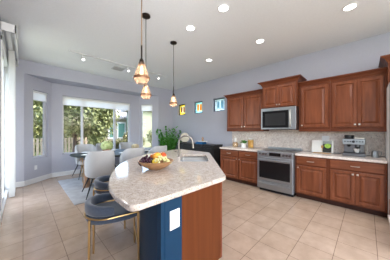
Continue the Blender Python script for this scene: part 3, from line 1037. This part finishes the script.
# fruit bowl
BX, BY = S(2.10, .475)
BZ = .9125
t = thing('fruit_bowl', 'wide shallow turned-wood bowl of fruit on the island', 'bowl', (BX, BY, BZ))
MB().lathe([(0, 0), (.075, 0), (.085, .006), (.14, .032), (.19, .072), (.212, .105), (.204, .106), (.182, .078), (.135, .042), (.08, .018), (0, .014)], 40).build('bowl_body', M_BOWL, t, smooth=True)
def fpos(dd, tt, z):
    x, y = S(2.10 + dd, .475 + tt)
    return Vector((x, y, BZ + z))
def grape_bunch(loc, m, label, n, seed, spread):
    g = thing('grape_bunch', label, 'grapes', loc, 0, 'grape bunches in the bowl')
    rg = random.Random(seed)
    me = None
    for i in range(n):
        a, r = rg.uniform(0, 6.28), math.sqrt(rg.random())
        h = (1 - r * r) * spread[2] * rg.uniform(.5, 1)
        p = (math.cos(a) * r * spread[0], math.sin(a) * r * spread[1], h)
        p = (p[0] * .7071 + p[1] * .7071, -p[0] * .7071 + p[1] * .7071, p[2])
        if me is None:
            o = MB().ball((0, 0, 0), .0145, (1, 1, 1.12), 2).build('grape', m, g, p, smooth=True)
            me = o
        else:
            o = me.copy(); COL.objects.link(o); o.location = p; o.parent = g
    MB().tube([(0, 0, spread[2] * .6), (.01, .01, spread[2] + .025), (.03, .015, spread[2] + .04)], .003, 6).build('stem', M_STEM, g)
grape_bunch(fpos(-.01, .115, .072), M_GRAPEP, 'bunch of dark purple grapes in the wooden bowl', 60, 5, (.10, .105, .095))
grape_bunch(fpos(-.05, -.075, .080), M_GRAPEG, 'bunch of pale green grapes in the wooden bowl', 50, 8, (.11, .09, .085))
def fruit(name, label, loc, m, r, prof=None, sc=(1, 1, 1), cat='fruit'):
    g = thing(name, label, cat, loc, 0, 'fruit in the wooden bowl')
    if name == 'apple':
        MB().lathe([(0, .15 * r), (.35 * r, .02 * r), (.75 * r, .3 * r), (r, .95 * r), (.92 * r, 1.4 * r), (.6 * r, 1.75 * r), (.25 * r, 1.72 * r), (0, 1.5 * r)], 20).build('flesh', m, g, smooth=True)
        MB().tube([(0, 0, 1.5 * r), (.004, 0, 1.9 * r)], .003, 6).build('stem', M_STEM, g)
    else:
        MB().ball((0, 0, r), r, sc, 3).build('flesh', m, g, smooth=True)
        MB().cyl((0, 0, 1.95 * r * sc[2] + r * (1 - sc[2])), (0, 0, 2.06 * r * sc[2] + r * (1 - sc[2])), .005, n=8).build('stem', M_STEM, g)
    return g
fruit('apple', 'red apple in the bowl, between the purple grapes and the mango', fpos(.085, .055, .078), M_APPLE, .048)
fruit('mango', 'yellow-orange mango on top of the bowl of fruit', fpos(.022, -.006, .100), M_PEACH, .050, sc=(1.15, 1, 1))
fruit('peach', 'orange-red peach at the back of the bowl behind the green grapes', fpos(.095, -.065, .100), M_APPLE, .046)
fruit('lemon', 'yellow lemon at the front of the bowl beside the green grapes', fpos(-.055, .0, .070), M_LEMON, .030, sc=(1.25, 1, 1))

# bar stools -----------------------------------------------------------------
def make_stool(label):
    t = thing('bar_stool', label, 'stool', (0, 0, 0), 0, 'bar stools at the island')
    # local +x faces the island
    SH = .56
    out = []
    for k in range(28):
        a = 2 * math.pi * k / 28
        c, s = math.cos(a), math.sin(a)
        e = .72
        out.append((.265 * math.copysign(abs(c) ** e, c), .205 * math.copysign(abs(s) ** e, s)))
    seat = MB()
    bm = bmesh.new()
    rings = []
    for z, k in ((SH - .085, .86), (SH - .075, .95), (SH - .05, 1.0), (SH - .022, 1.0), (SH - .006, .96), (SH, .86), (SH + .004, .5)):
        rings.append([bm.verts.new((x * k, y * k, z)) for x, y in out])
    for a, b in zip(rings, rings[1:]):
        for i in range(28):
            j = (i + 1) % 28
            bm.faces.new((a[i], a[j], b[j], b[i]))
    bm.faces.new(rings[0]); bm.faces.new(rings[-1])
    seat._merge(bm)
    seat.build('seat', M_STOOL, t, smooth=True)
    # barrel back: padded band
    pts = []
    for k in range(25):
        a = R(180 - 100 + 200 * k / 24)
        pts.append((-.045 + .205 * math.cos(a), .205 * math.sin(a), 0))
    def prof(u):
        e = abs(u - .5) * 2
        drop = .028 * e * e
        sh = 1 if e < .93 else .8
        z0, z1 = SH + .005, SH + .112 - drop
        w = .027 * sh
        zc, hh = (z0 + z1) / 2, (z1 - z0) / 2 * sh
        return [(w * math.copysign(abs(math.cos(q)) ** .7, math.cos(q)), zc + hh * math.copysign(abs(math.sin(q)) ** .55, math.sin(q))) for q in [2 * math.pi * i / 14 for i in range(14)]]
    MB().sweep(pts, prof).build('backrest', M_STOOL, t, smooth=True)
    # brass rail under the back and around to the front corners
    rail = [(.216, .201, SH - .01)] + [(-.045 + .232 * math.cos(R(a)), .232 * math.sin(R(a)), SH - .012) for a in range(75, 286, 15)] + [(.216, -.201, SH - .01)]
    MB().tube(smoothpath(rail, 3), .0085, 8).build('frame_rail', M_BRASS, t, smooth=True)
    for sx, sy in ((-.215, -.19), (-.215, .19), (.215, -.20), (.215, .20)):
        MB().cyl((sx * 1.02, sy * 1.02, 0), (sx, sy, SH - .012), .010, .011).build('leg', M_BRASS, t, smooth=True)
    MB().tube([(.217, -.202, .20), (.217, .202, .20)], .009, 8).build('footrest', M_BRASS, t, smooth=True)
    MB().tube([(-.214, -.188, SH - .075), (-.214, .188, SH - .075)], .007, 8).build('under_frame', M_BRASS, t, smooth=True)
    return t
st = make_stool('slate velvet barrel-back bar stool with brass legs at the near curve of the island')
x, y = S(1.85, .86)
st.location = (x, y, 0)
st.rotation_euler = (0, 0, R(-20))
x, y = S(2.62, 1.22)
dup(st, (x, y, 0), R(-42), 'slate velvet bar stool further along the island, partly behind its worktop edge')

# ================================================================== DINING
o = MB().box(0, 3.1, 0, 2.16, 0, .012).build('dining_rug', M_RUG, None, (.672, 3.82, .0005))
tag(o, 'pale grey mottled area rug under the dining table', 'rug')
TX, TY = 1.98, 5.22
t = thing('dining_table', 'dark oval dining table with tapered edge by the bay window', 'table', (TX, TY, .013))
def ell(a, b, n=48, e=.82):
    return [(a * math.copysign(abs(math.cos(2 * math.pi * k / n)) ** e, math.cos(2 * math.pi * k / n)), b * math.copysign(abs(math.sin(2 * math.pi * k / n)) ** e, math.sin(2 * math.pi * k / n))) for k in range(n)]
bm = bmesh.new()
rings = []
for z, k in ((.665, .62), (.70, .86), (.725, .975), (.737, 1.0), (.745, .995)):
    rings.append([bm.verts.new((x * k, y * k, z)) for x, y in ell(1.15, .71, e=.74)])
for a, b in zip(rings, rings[1:]):
    for i in range(48):
        bm.faces.new((a[i], a[(i + 1) % 48], b[(i + 1) % 48], b[i]))
bm.faces.new(rings[0]); bm.faces.new(rings[-1])
tb = MB(); tb._merge(bm)
tb.build('tabletop', M_TABLE, t, smooth=True)
for px, py in ((-.88, -.40), (-.55, .12), (.55, .0)):
    if py == .12:
        continue
    pr = [(0, 0), (.085, 0), (.075, .05), (.060, .30), (.066, .67), (0, .67)]
    MB().lathe(pr, 24, Matrix.Translation((px, py, 0)), .04).build('pedestal', M_COPPER, t, smooth=False)
cage = MB()
for k in range(14):
    a = 2 * math.pi * k / 14
    cage.cyl((-.70 + .17 * math.cos(a), .06 + .17 * math.sin(a), 0), (-.72 + .20 * math.cos(a), .06 + .20 * math.sin(a), .67), .006, n=6)
cage.tube([(-.70 + .17 * math.cos(2 * math.pi * k / 24), .06 + .17 * math.sin(2 * math.pi * k / 24), .008) for k in range(24)], .008, 6, True)
cage.build('brass_cage', M_BRASS, t)

def make_chair(label):
    t = thing('dining_chair', label, 'chair', (0, 0, 0), 0, 'tub chairs around the dining table')
    # local +x faces the table
    out = []
    for k in range(28):
        a = 2 * math.pi * k / 28
        c, s = math.cos(a), math.sin(a)
        out.append((.235 * math.copysign(abs(c) ** .7, c), .235 * math.copysign(abs(s) ** .7, s)))
    bm = bmesh.new()
    rings = []
    for z, k in ((.365, .80), (.375, .92), (.40, 1.0), (.455, 1.0), (.475, .95), (.482, .8)):
        rings.append([bm.verts.new((x * k + .02, y * k, z)) for x, y in out])
    for a, b in zip(rings, rings[1:]):
        for i in range(28):
            bm.faces.new((a[i], a[(i + 1) % 28], b[(i + 1) % 28], b[i]))
    bm.faces.new(rings[0]); bm.faces.new(rings[-1])
    s = MB(); s._merge(bm)
    s.build('seat', M_CHAIR, t, smooth=True)
    pts = []
    for k in range(33):
        a = R(180 - 105 + 210 * k / 32)
        c, s_ = math.cos(a), math.sin(a)
        pts.append((.25 * math.copysign(abs(c) ** .75, c), .255 * math.copysign(abs(s_) ** .75, s_), 0))
    def prof(u):
        e = abs(u - .5) * 2
        z1 = .945 - .22 * max(0, (e - .30) / .70) ** 2.2
        z0 = .40
        lean = .008
        res = []
        for q in [2 * math.pi * i / 14 for i in range(14)]:
            zz = (z0 + z1) / 2 + (z1 - z0) / 2 * math.copysign(abs(math.sin(q)) ** .45, math.sin(q))
            ww = .028 * math.copysign(abs(math.cos(q)) ** .8, math.cos(q))
            res.append((ww - lean * (zz - z0) / .5, zz))
        return res
    MB().sweep(pts, prof).build('backrest', M_CHAIR, t, smooth=True)
    MB().prism([(x * .8 + .02, y * .8) for x, y in out], .345, .368).build('seat_base', M_BLACK, t)
    for sx, sy in ((-.16, -.17), (-.16, .17), (.18, -.17), (.18, .17)):
        MB().cyl((sx * 1.70, sy * 1.75, 0), (sx, sy, .36), .009, .019).build('leg', M_BLACK, t, smooth=True)
    return t
ch = make_chair('pale grey tub dining chair with its back to the camera, by the rug corner')
ch.location = (1.20, 4.16, .0175); ch.rotation_euler = (0, 0, R(85))
dup(ch, (1.97, 4.24, .0175), R(92), 'pale grey tub dining chair with its back rising behind the island and fruit bowl')
dup(ch, (2.72, 4.30, .0175), R(100), 'pale grey tub dining chair nearest the leafy floor plant, back to the island')
dup(ch, (1.36, 6.00, .0175), R(-85), 'pale grey tub dining chair on the window side, at the patio door end')
dup(ch, (1.93, 6.10, .0175), R(-90), 'pale grey tub dining chair on the window side, hidden behind the green centrepiece')
dup(ch, (2.66, 6.05, .0175), R(-95), 'pale grey tub dining chair on the window side, behind the tan centrepiece')

TZ = .7585
t = thing('centrepiece_plant', 'round pale green leafy centrepiece in a brown planter on the dining table', 'plant', (TX - .30, TY - .02, TZ), 0, 'plants on the dining table')
MB().lathe([(0, 0), (.10, 0), (.115, .11), (.105, .11), (.10, .09), (0, .09)], 24).build('planter', M_POTB, t, smooth=True)
lf = MB()
rr = random.Random(11)
for i in range(110):
    d = Vector((rr.gauss(0, 1), rr.gauss(0, 1), rr.gauss(.3, .8))).normalized()
    c = Vector((d.x * .155, d.y * .155, .20 + d.z * .13)) * 1.0
    lf.ball((0, 0, 0), 1, (.042, .042, .014), 1, Matrix.Translation(c) @ d.to_track_quat('Z', 'Y').to_matrix().to_4x4())
lf.ball((0, 0, .19), .135, (1, 1, .85), 2)
lf.build('foliage', M_SUCC, t, smooth=True)
t = thing('centrepiece_plant', 'small tan and green flower arrangement in a brown planter on the dining table', 'plant', (TX + .52, TY - .06, TZ), 0, 'plants on the dining table')
MB().lathe([(0, 0), (.08, 0), (.095, .09), (.085, .09), (.08, .07), (0, .07)], 24).build('planter', M_POTB, t, smooth=True)
lf = MB()
for i in range(60):
    d = Vector((rr.gauss(0, 1), rr.gauss(0, 1), rr.gauss(.4, .8))).normalized()
    c = Vector((d.x * .11, d.y * .11, .135 + d.z * .07))
    lf.ball((0, 0, 0), 1, (.032, .032, .014), 1, Matrix.Translation(c) @ d.to_track_quat('Z', 'Y').to_matrix().to_4x4())
lf.ball((0, 0, .13), .09, (1, 1, .7), 2)
lf.build('blooms', M_TAN, t, smooth=True)

def place_setting(dx, dy, where):
    p = thing('dinner_plate', 'white dinner plate laid on the dining table ' + where, 'plate', (TX + dx, TY + dy, TZ), 0, 'place settings on the dining table')
    MB().lathe([(0, 0), (.08, 0), (.135, .016), (.137, .019), (.08, .006), (0, .005)], 28).build('plate_dish', M_PLATE, p, smooth=True)
    nk = tag(MB().box(-.045, .045, -.085, .085, 0, .022, None, .008).build('napkin', M_LINEN, None, (TX + dx, TY + dy, TZ + .0085), R(20)),
             'folded white napkin on the dinner plate ' + where, 'napkin', 'place settings on the dining table')
for dx, dy, w in ((-.84, -.20, 'before the chair by the rug corner'), (.0, -.45, 'before the middle chair on the island side'), (.72, -.36, 'before the chair nearest the floor plant'),
                  (-.72, .36, 'on the window side towards the patio door'), (.0, .45, 'on the window side in the middle'), (.72, .36, 'on the window side by the tan centrepiece')):
    place_setting(dx, dy, w)

# ================================================================== SIDEBOARD CORNER
t = thing('sideboard', 'long black wooden sideboard under the stained glass windows', 'sideboard', (4.14, 5.10, 0), ROT)
SWD, SDP = 1.76, .46
MB().box(0, SWD, .0, SDP, .12, .90).build('body', M_EBONY, t)
MB().box(-.015, SWD + .015, -.015, SDP + .008, .90, .935, None, .005).build('top_board', M_EBONY, t)
for i in range(4):
    a, b = .02 + (SWD - .04) * i / 4 + .005, .02 + (SWD - .04) * (i + 1) / 4 - .005
    dd = MB().rings_panel(a, b, .15, .88, 0, [(0, 0), (0, .016), (.004, .018), (.05, .018), (.053, .010), (.055, .010)]).build('door', M_EBONY, t)
    kx = b - .03 if i % 2 == 0 else a + .03
    MB().cyl((kx, -.016, .56), (kx, -.036, .56), .010).build('knob', M_BRONZE, dd)
for sx in (.04, SWD - .04):
    for sy in (.04, SDP - .04):
        MB().cyl((sx, sy, 0), (sx, sy, .12), .018, .024).build('leg', M_EBONY, t)
ZS = .9355
o = tag(MB().box(-.11, .11, -.16, .16, 0, .045, None, .004).build('book', M_BKBLUE, None, (4.30, 4.02, ZS + .0), 0), 'thick blue hardback book, bottom of the stack on the sideboard', 'book', 'books on the sideboard')
o = tag(MB().box(-.095, .095, -.14, .14, 0, .03, None, .003).build('book', M_BKBLUE, None, (4.30, 4.0, ZS + .0455), R(4)), 'thinner blue book lying in the middle of the stack on the sideboard', 'book', 'books on the sideboard')
o = tag(MB().box(-.09, .09, -.15, .15, 0, .026, None, .003).build('book', M_BKGREY, None, (4.30, 3.93, ZS + .0760), R(-3)), 'grey-white book on top of the stack on the sideboard', 'book', 'books on the sideboard')
t = thing('ornament', 'small ochre wooden figure ornament on top of the sideboard books', 'ornament', (4.30, 3.93, ZS + .1025))
MB().lathe([(0, 0), (.04, 0), (.042, .012), (.02, .02), (.018, .045), (0, .05)], 16).build('pedestal', M_OCHRE, t, smooth=True)
MB().tube([(.035 * math.cos(k * .5236), .035 * math.sin(k * .5236) * 0 , .085 + .035 * math.sin(k * .5236)) for k in range(12)], .012, 8, True).build('ring', M_OCHRE, t, smooth=True)
t = thing('disc_sculpture', 'round cream ceramic disc sculpture on the sideboard, seen through the faucet arch', 'sculpture', (4.32, 4.86, ZS), R(-45))
MB().lathe([(0, -.035), (.11, -.033), (.165, -.018), (.175, 0), (.165, .018), (.11, .033), (0, .035)], 32, Matrix.Translation((0, 0, .195)) @ Matrix.Rotation(R(90), 4, 'X')).build('disc', M_CREAM, t, smooth=True)
MB().box(-.07, .07, -.045, .045, 0, .028, None, .005).build('stand', M_BRONZE, t)

# floor plant
t = thing('floor_plant', 'bushy green leafy plant standing in the corner beside the sideboard', 'plant', (4.14, 5.60, 0))
MB().lathe([(0, 0), (.15, 0), (.19, .18), (.18, .42), (.165, .42), (.165, .38), (0, .38)], 24).build('basket_pot', M_BASKET, t, smooth=True)
lf = MB()
rr = random.Random(21)
stems = MB()
for i in range(38):
    a, e = rr.uniform(0, 6.28), rr.uniform(.55, 1.45)
    L_ = rr.uniform(.55, 1.15)
    dirs = Vector((math.cos(a) * math.cos(e) * .72, math.sin(a) * math.cos(e) * .72, math.sin(e)))
    base = Vector((rr.uniform(-.06, .06), rr.uniform(-.06, .06), .39))
    stems.cyl(base, base + dirs * L_, .006, .003, 5)
    for k in range(9):
        u = .30 + .72 * k / 8
        s = 1 if k % 2 else -1
        p = base + dirs * L_ * u
        side = dirs.cross(Vector((0, 0, 1))).normalized() * s
        d = (side + dirs * .5 + Vector((0, 0, rr.uniform(-.1, .35)))).normalized()
        ln = .095
        q = p + d * ln
        if q.x > .44: q.x = .44
        if q.y > .40: q.y = .40
        lf.ball((0, 0, 0), 1, (.044, .008, ln), 1, Matrix.Translation(q) @ d.to_track_quat('Z', 'Y').to_matrix().to_4x4())
lf.build('foliage', M_LEAF, t, smooth=True)
stems.build('stem', M_LEAF, t)

# ================================================================== CEILING THINGS
def can(x, y, label):
    t = thing('recessed_light', label, 'ceiling light', (x, y, CEIL), 0, 'recessed ceiling lights')
    MB().lathe([(.068, -.001), (.088, -.001), (.088, -.005), (.080, -.009), (.068, -.007), (.068, -.001)], 28).build('trim_ring', M_VINYL, t, smooth=True)
    MB().lathe([(0, -.0012), (.068, -.0012), (.068, -.0045), (0, -.0045)], 28).build('lens', M_CANL, t)
    light('recessed_lamp', 'AREA', (x, y, CEIL - .012), (0, 0, 0), 4.6, (1, .985, .96), shape='DISK', size=.13)
CANS = [(2.04, 1.46, 'recessed ceiling light above the middle of the island, largest of the round ones over it'), (2.035, 2.144, 'recessed ceiling light between the hanging pendants and the wall cabinets'),
        (3.30, .172, 'recessed ceiling light nearest the refrigerator, in front of the tall cabinet doors'), (3.297, 1.488, 'recessed ceiling light in front of the microwave'), (3.279, 2.785, 'recessed ceiling light in front of the storage jars, nearest the stained glass')]
for c in CANS:
    can(*c)
# unseen lamps added behind the camera, carrying the downlight row on
for x, y in ((3.3, -1.2), (2.04, -.6), (.9, -1.8), (2.04, -2.6)):
    light('recessed_lamp', 'AREA', (x, y, CEIL - .012), (0, 0, 0), 4.6, (1, .985, .96), shape='DISK', size=.13)

def pendant(x, y, rodmat, label):
    t = thing('pendant_light', label, 'pendant light', (x, y, CEIL), 0, 'glass pendants over the island')
    MB().lathe([(0, 0), (.066, 0), (.066, -.018), (.055, -.026), (.012, -.030), (0, -.030)], 24).build('canopy', M_BRONZE, t, smooth=True)
    zb = 1.865 - CEIL
    MB().cyl((0, 0, zb + .25), (0, 0, -.028), .0055, n=8).build('rod', rodmat, t)
    MB().cyl((0, 0, zb + .23), (0, 0, zb + .40), .0085, n=10).build('rod_sleeve', M_BRONZE, t)
    MB().lathe([(0, .262), (.012, .262), (.020, .250), (.026, .225), (.026, .19), (.02, .185), (0, .185)], 18, Matrix.Translation((0, 0, zb))).build('socket', M_BRONZE, t, smooth=True)
    MB().lathe([(.030, .222), (.036, .20), (.050, .155), (.066, .105), (.077, .070), (.078, .058), (.070, .030), (.054, .008), (.045, .0), (.043, .002), (.052, .010), (.068, .032), (.0755, .058), (.0745, .070), (.063, .105), (.047, .155), (.033, .20), (.028, .222)], 32, Matrix.Translation((0, 0, zb))).build('glass_shade', M_PGLASS, t, smooth=True)
    MB().lathe([(.076, .074), (.0815, .074), (.0835, .062), (.0825, .050), (.076, .050), (.076, .074)], 32, Matrix.Translation((0, 0, zb))).build('band', M_BAND, t, smooth=True)
    MB().lathe([(0, .19), (.010, .185), (.012, .16), (.016, .13), (.015, .105), (.008, .092), (0, .09)], 16, Matrix.Translation((0, 0, zb))).build('bulb', M_BULB, t, smooth=True)
    light('pendant_lamp', 'POINT', (x, y, 1.865 + .035), (0, 0, 0), .3, (1, .82, .64), shadow_soft_size=.02)
M_RODB = mat('aged_brass_rod', (.30, .20, .12), .4, .8, noise=.05)
pendant(*S(1.79, .555), M_RODB, 'amber glass pendant with brass rod, lowest and nearest of the three over the island')
pendant(*S(2.636, .752), M_BRONZE, 'amber glass pendant hanging behind the brass-rod one, over the island')
pendant(*S(3.44, .43), M_BRONZE, 'smaller-looking amber glass pendant above the faucet, in front of the room corner')

# track light
t = thing('track_light', 'long white ceiling track with three spotlight heads in front of the bay', 'track light', (1.95, 4.60, CEIL))
MB().box(-1.25, 1.30, -.018, .018, -.022, 0, None, .003).build('rail', M_TRACK, t)
for hx in (-.98, .07, 1.02):
    h = MB().cyl((hx, 0, -.022), (hx, 0, -.10), .009).box(hx - .03, hx + .03, -.014, .014, -.034, -.020, None, .003).cyl((hx, .02, -.085), (hx, -.035, -.145), .030, .036, 16).build('spot_head', M_TRACK, t)
    MB().cyl((hx, -.0352, -.1452), (hx, -.0378, -.148), .031, n=16).build('spot_lens', M_SPOTL, h)
    aim('spot_lamp', 'SPOT', (1.95 + hx, 4.60 - .042, CEIL - .155), (1.95 + hx, 4.60 - .6, CEIL - 1.0), 60, (1, .97, .93), spot_size=R(110), spot_blend=1, shadow_soft_size=.03)
# ceiling air vent
t = thing('air_vent', 'square white air vent in the ceiling behind the track light', 'vent', (1.91, 4.98, CEIL))
fr = MB()
for a in ((-.15, .15, -.15, -.125), (-.15, .15, .125, .15), (-.15, -.125, -.15, .15), (.125, .15, -.15, .15)):
    fr.box(*a, -.010, 0)
fr.build('vent_frame', M_TRACK, t)
for k in range(8):
    yy = -.11 + .031 * k
    MB().box(-.126, .126, -.012, .012, -.0015, .0015, Matrix.Translation((0, yy, -.010)) @ Matrix.Rotation(R(30), 4, 'X')).build('louvre', M_GRILLE, t)

# vertical blinds and valance at the patio door
t = thing('blind_valance', 'long white valance box above the patio door blinds', 'valance', (XL, 5.0, 2.95))
MB().box(.005, .172, -1.0, -.985, 0, .125).box(.157, .172, -1.0, 1.035, 0, .125).box(.005, .172, 1.02, 1.035, 0, .125).build('valance_board', M_VINYL, t)
MB().box(.05, .10, -.98, 1.01, .085, .118).build('headrail', M_VINYL, t)
MB().box(.002, .012, -1.0, 1.035, -.04, .125).build('back_board', M_VINYL, t)
va = None
for k in range(16):
    y = 5.16 + .045 * k
    lab = 'tall white vertical blind vane in the stack gathered beside the patio door'
    if va is None:
        va = MB().box(-.044, .044, -.002, .002, 0, 3.01, Matrix.Rotation(R(8), 4, 'Z')).build('blind_vane', M_VANE, None, (XL + .085, y, .02))
        tag(va, lab, 'blind', 'vertical blind vanes stacked at the patio door')
    else:
        o = va.copy(); COL.objects.link(o); o.location = (XL + .085, y, .02); o.rotation_euler = (0, 0, R(rnd.uniform(-6, 6)))

# ================================================================== OUTSIDE
gr = MB().box(-25, 40, -20, 40, -.30, -.14).build('floor_outside_yard', M_GRNDG)
struct(gr).name = 'ground'
struct(MB().box(-8, 16, 6.9, 8.6, -.139, -.115).build('trim_2', M_GRAVEL))
# fences
def fence(name, x0, x1, y, h, label):
    t = thing(name, label, 'fence', (x0, y, -.14))
    pk = MB()
    n = int((x1 - x0) / .16)
    for i in range(n):
        a = i * .16
        pk.box(a, a + .10, -.02, .02, .05, h)
    pk.build('picket_panel', M_FENCE, t)
    MB().box(0, x1 - x0, .02, .05, .2, .28).build('rail', M_FENCE, t)
    MB().box(0, x1 - x0, .02, .05, h - .3, h - .22).build('rail', M_FENCE, t)
fence('picket_fence', .3, 2.7, 11.55, 1.15, 'tan picket fence under the tree outside the bay window')
o = tag(MB().box(-14, 1.0, -.1, .1, 0, 1.05).build('garden_wall', M_STUCCO2, None, (-.5, 18.2, -.14)), 'low sage green wall across the garden outside the patio side', 'wall')

def tree(x, y, h, rad, m, label, name='garden_tree', n=9000, lsize=.12, seed=1, low=.9):
    t = thing(name, label, 'tree', (x, y, -.14), 0, 'trees and shrubs outside the windows')
    rg = random.Random(seed)
    tr = MB().tube(smoothpath([(0, 0, 0), (.05, .02, h * .25), (-.03, .05, h * .45), (.03, 0, h * .7)], 4), [.11 - .0055 * i for i in range(13)], 8)
    cs = []
    for i in range(26):
        a, r = rg.uniform(0, 6.28), rad * math.sqrt(rg.random()) * .8
        z = rg.uniform(low + rad * .2, h - rad * .25)
        cs.append(((r * math.cos(a), r * math.sin(a), z), rad * rg.uniform(.35, .6)))
        tr.cyl((0, 0, z * .6), (r * math.cos(a), r * math.sin(a), z), .035, .012, 5)
    tr.build('trunk', M_BARK, t)
    MB().leaves(cs, n, lsize, 1.0, .5, rg).build('foliage', m, t)
o = tag(MB().leaves([((x * .35, .25 * math.sin(x * 2.1), .35 + .55 * (k % 4)), .45) for x in range(-2, 17) for k in range(4)], 9000, .11, 1.0, .5, random.Random(77)).build('hedge', M_TREE2, None, (-.6, 16.8, -.14)),
        'tall olive hedge behind the trees outside the triple window', 'hedge')
tree(1.72, 9.9, 4.2, 1.2, M_TREE, 'leafy green tree by the picket fence, trunk showing in the triple window', seed=2, low=1.15)
tree(3.45, 13.1, 4.4, 1.2, M_TREE, 'second leafy green tree filling the middle pane of the triple window', seed=3, low=.5)
tree(-.1, 14.0, 4.6, 1.3, M_TREE2, 'olive green tree seen in the narrow pane nearest the patio door side', seed=4, low=.7)
tree(-.2, 21.5, 4.6, 2.2, M_TREE, 'distant tree behind the sage wall, seen through the narrow bay window', seed=5, low=1.2)
tree(7.3, 10.9, 2.5, .5, M_TREE2, 'slender pale green tree outside the narrow window by the floor plant', seed=6, low=.9, n=1600)
def shrub(x, y, h, rad, label, seed, m=M_SHRUB):
    t = thing('garden_shrub', label, 'shrub', (x, y, -.14), 0, 'trees and shrubs outside the windows')
    rg = random.Random(seed)
    cs = []
    st = MB()
    for i in range(9):
        a, r = rg.uniform(0, 6.28), rad * .6 * math.sqrt(rg.random())
        z = rg.uniform(.25 * h, .8 * h)
        cs.append(((r * math.cos(a), r * math.sin(a), z), rad * .45))
        st.cyl((0, 0, 0), (r * math.cos(a), r * math.sin(a), z), .015, .006, 5)
    st.build('stem', M_BARK, t)
    MB().leaves(cs, 1500, .085, 1.0, .45, rg).build('foliage', m, t)
shrub(.15, 8.9, .75, .45, 'low dry shrub under the narrow bay window', 31)
shrub(3.4, 9.5, 1.1, .7, 'dry olive shrub beside the tree in the middle pane', 32)
shrub(4.9, 10.4, 1.45, .85, 'feathery tan shrub in front of the house window', 33)
shrub(5.9, 12.4, 1.5, .85, 'feathery tan shrub below the house eaves', 34)
shrub(6.35, 9.6, 1.2, .75, 'olive shrub low in the window by the floor plant', 35)
shrub(7.9, 12.4, 1.6, .9, 'greener shrub at the foot of the slender tree', 36, M_TREE2)

# neighbour house
t = thing('house', 'pale stucco house with grey tiled roof and teal windows beyond the yard', 'house', (5.2, 18.0, -.14))
MB().box(0, 3.6, 0, 6, 0, 2.78).build('wall_block', M_STUCCO, t)
rf = bmesh.new()
e, hh = .55, 1.5
b = [rf.verts.new(c) for c in ((-e, -e, 2.72), (3.6 + e, -e, 2.72), (3.6 + e, 6 + e, 2.72), (-e, 6 + e, 2.72))]
b2 = [rf.verts.new(c) for c in ((-e, -e, 2.88), (3.6 + e, -e, 2.88), (3.6 + e, 6 + e, 2.88), (-e, 6 + e, 2.88))]
r1, r2 = rf.verts.new((1.3, 3, 2.88 + hh)), rf.verts.new((2.3, 3, 2.88 + hh))
rf.faces.new(b)
for i in range(4):
    rf.faces.new((b[i], b[(i + 1) % 4], b2[(i + 1) % 4], b2[i]))
rf.faces.new((b2[0], b2[1], r2, r1)); rf.faces.new((b2[1], b2[2], r2)); rf.faces.new((b2[2], b2[3], r1, r2)); rf.faces.new((b2[3], b2[0], r1))
rm = MB(); rm._merge(rf)
for i in range(16):
    x = -.45 + i * .29
    z_at = lambda k: 2.90 + hh * k
    k = min(1, min(x + .55, 4.15 - x) / 1.85)
    rm.cyl((x, -.55, 2.90), (x, -.55 + 3.55 * k, z_at(k)), .07, n=6)
rm.build('tiled_roof', M_ROOF, t)
for x0, x1 in ((.72, 1.40), (1.56, 2.44)):
    w = MB()
    w.box(x0, x1, -.06, .02, .75, 2.42)
    wo = w.build('window', M_WHITE, t)
    MB().box(x0 + .12, x1 - .12, -.075, -.055, .87, 2.30).build('pane', M_TEAL, wo)
t = thing('house', 'plain sage stucco house at the side of the yard, behind the slender tree', 'house', (7.25, 14.6, -.14))
MB().box(0, 8, 0, 2.2, 0, 3.4).build('wall_block', M_STUCCO2, t)
MB().prism([(-.4, -.4), (8.4, -.4), (8.4, 2.6), (-.4, 2.6)], 3.4, 3.58).build('roof', M_ROOF, t)
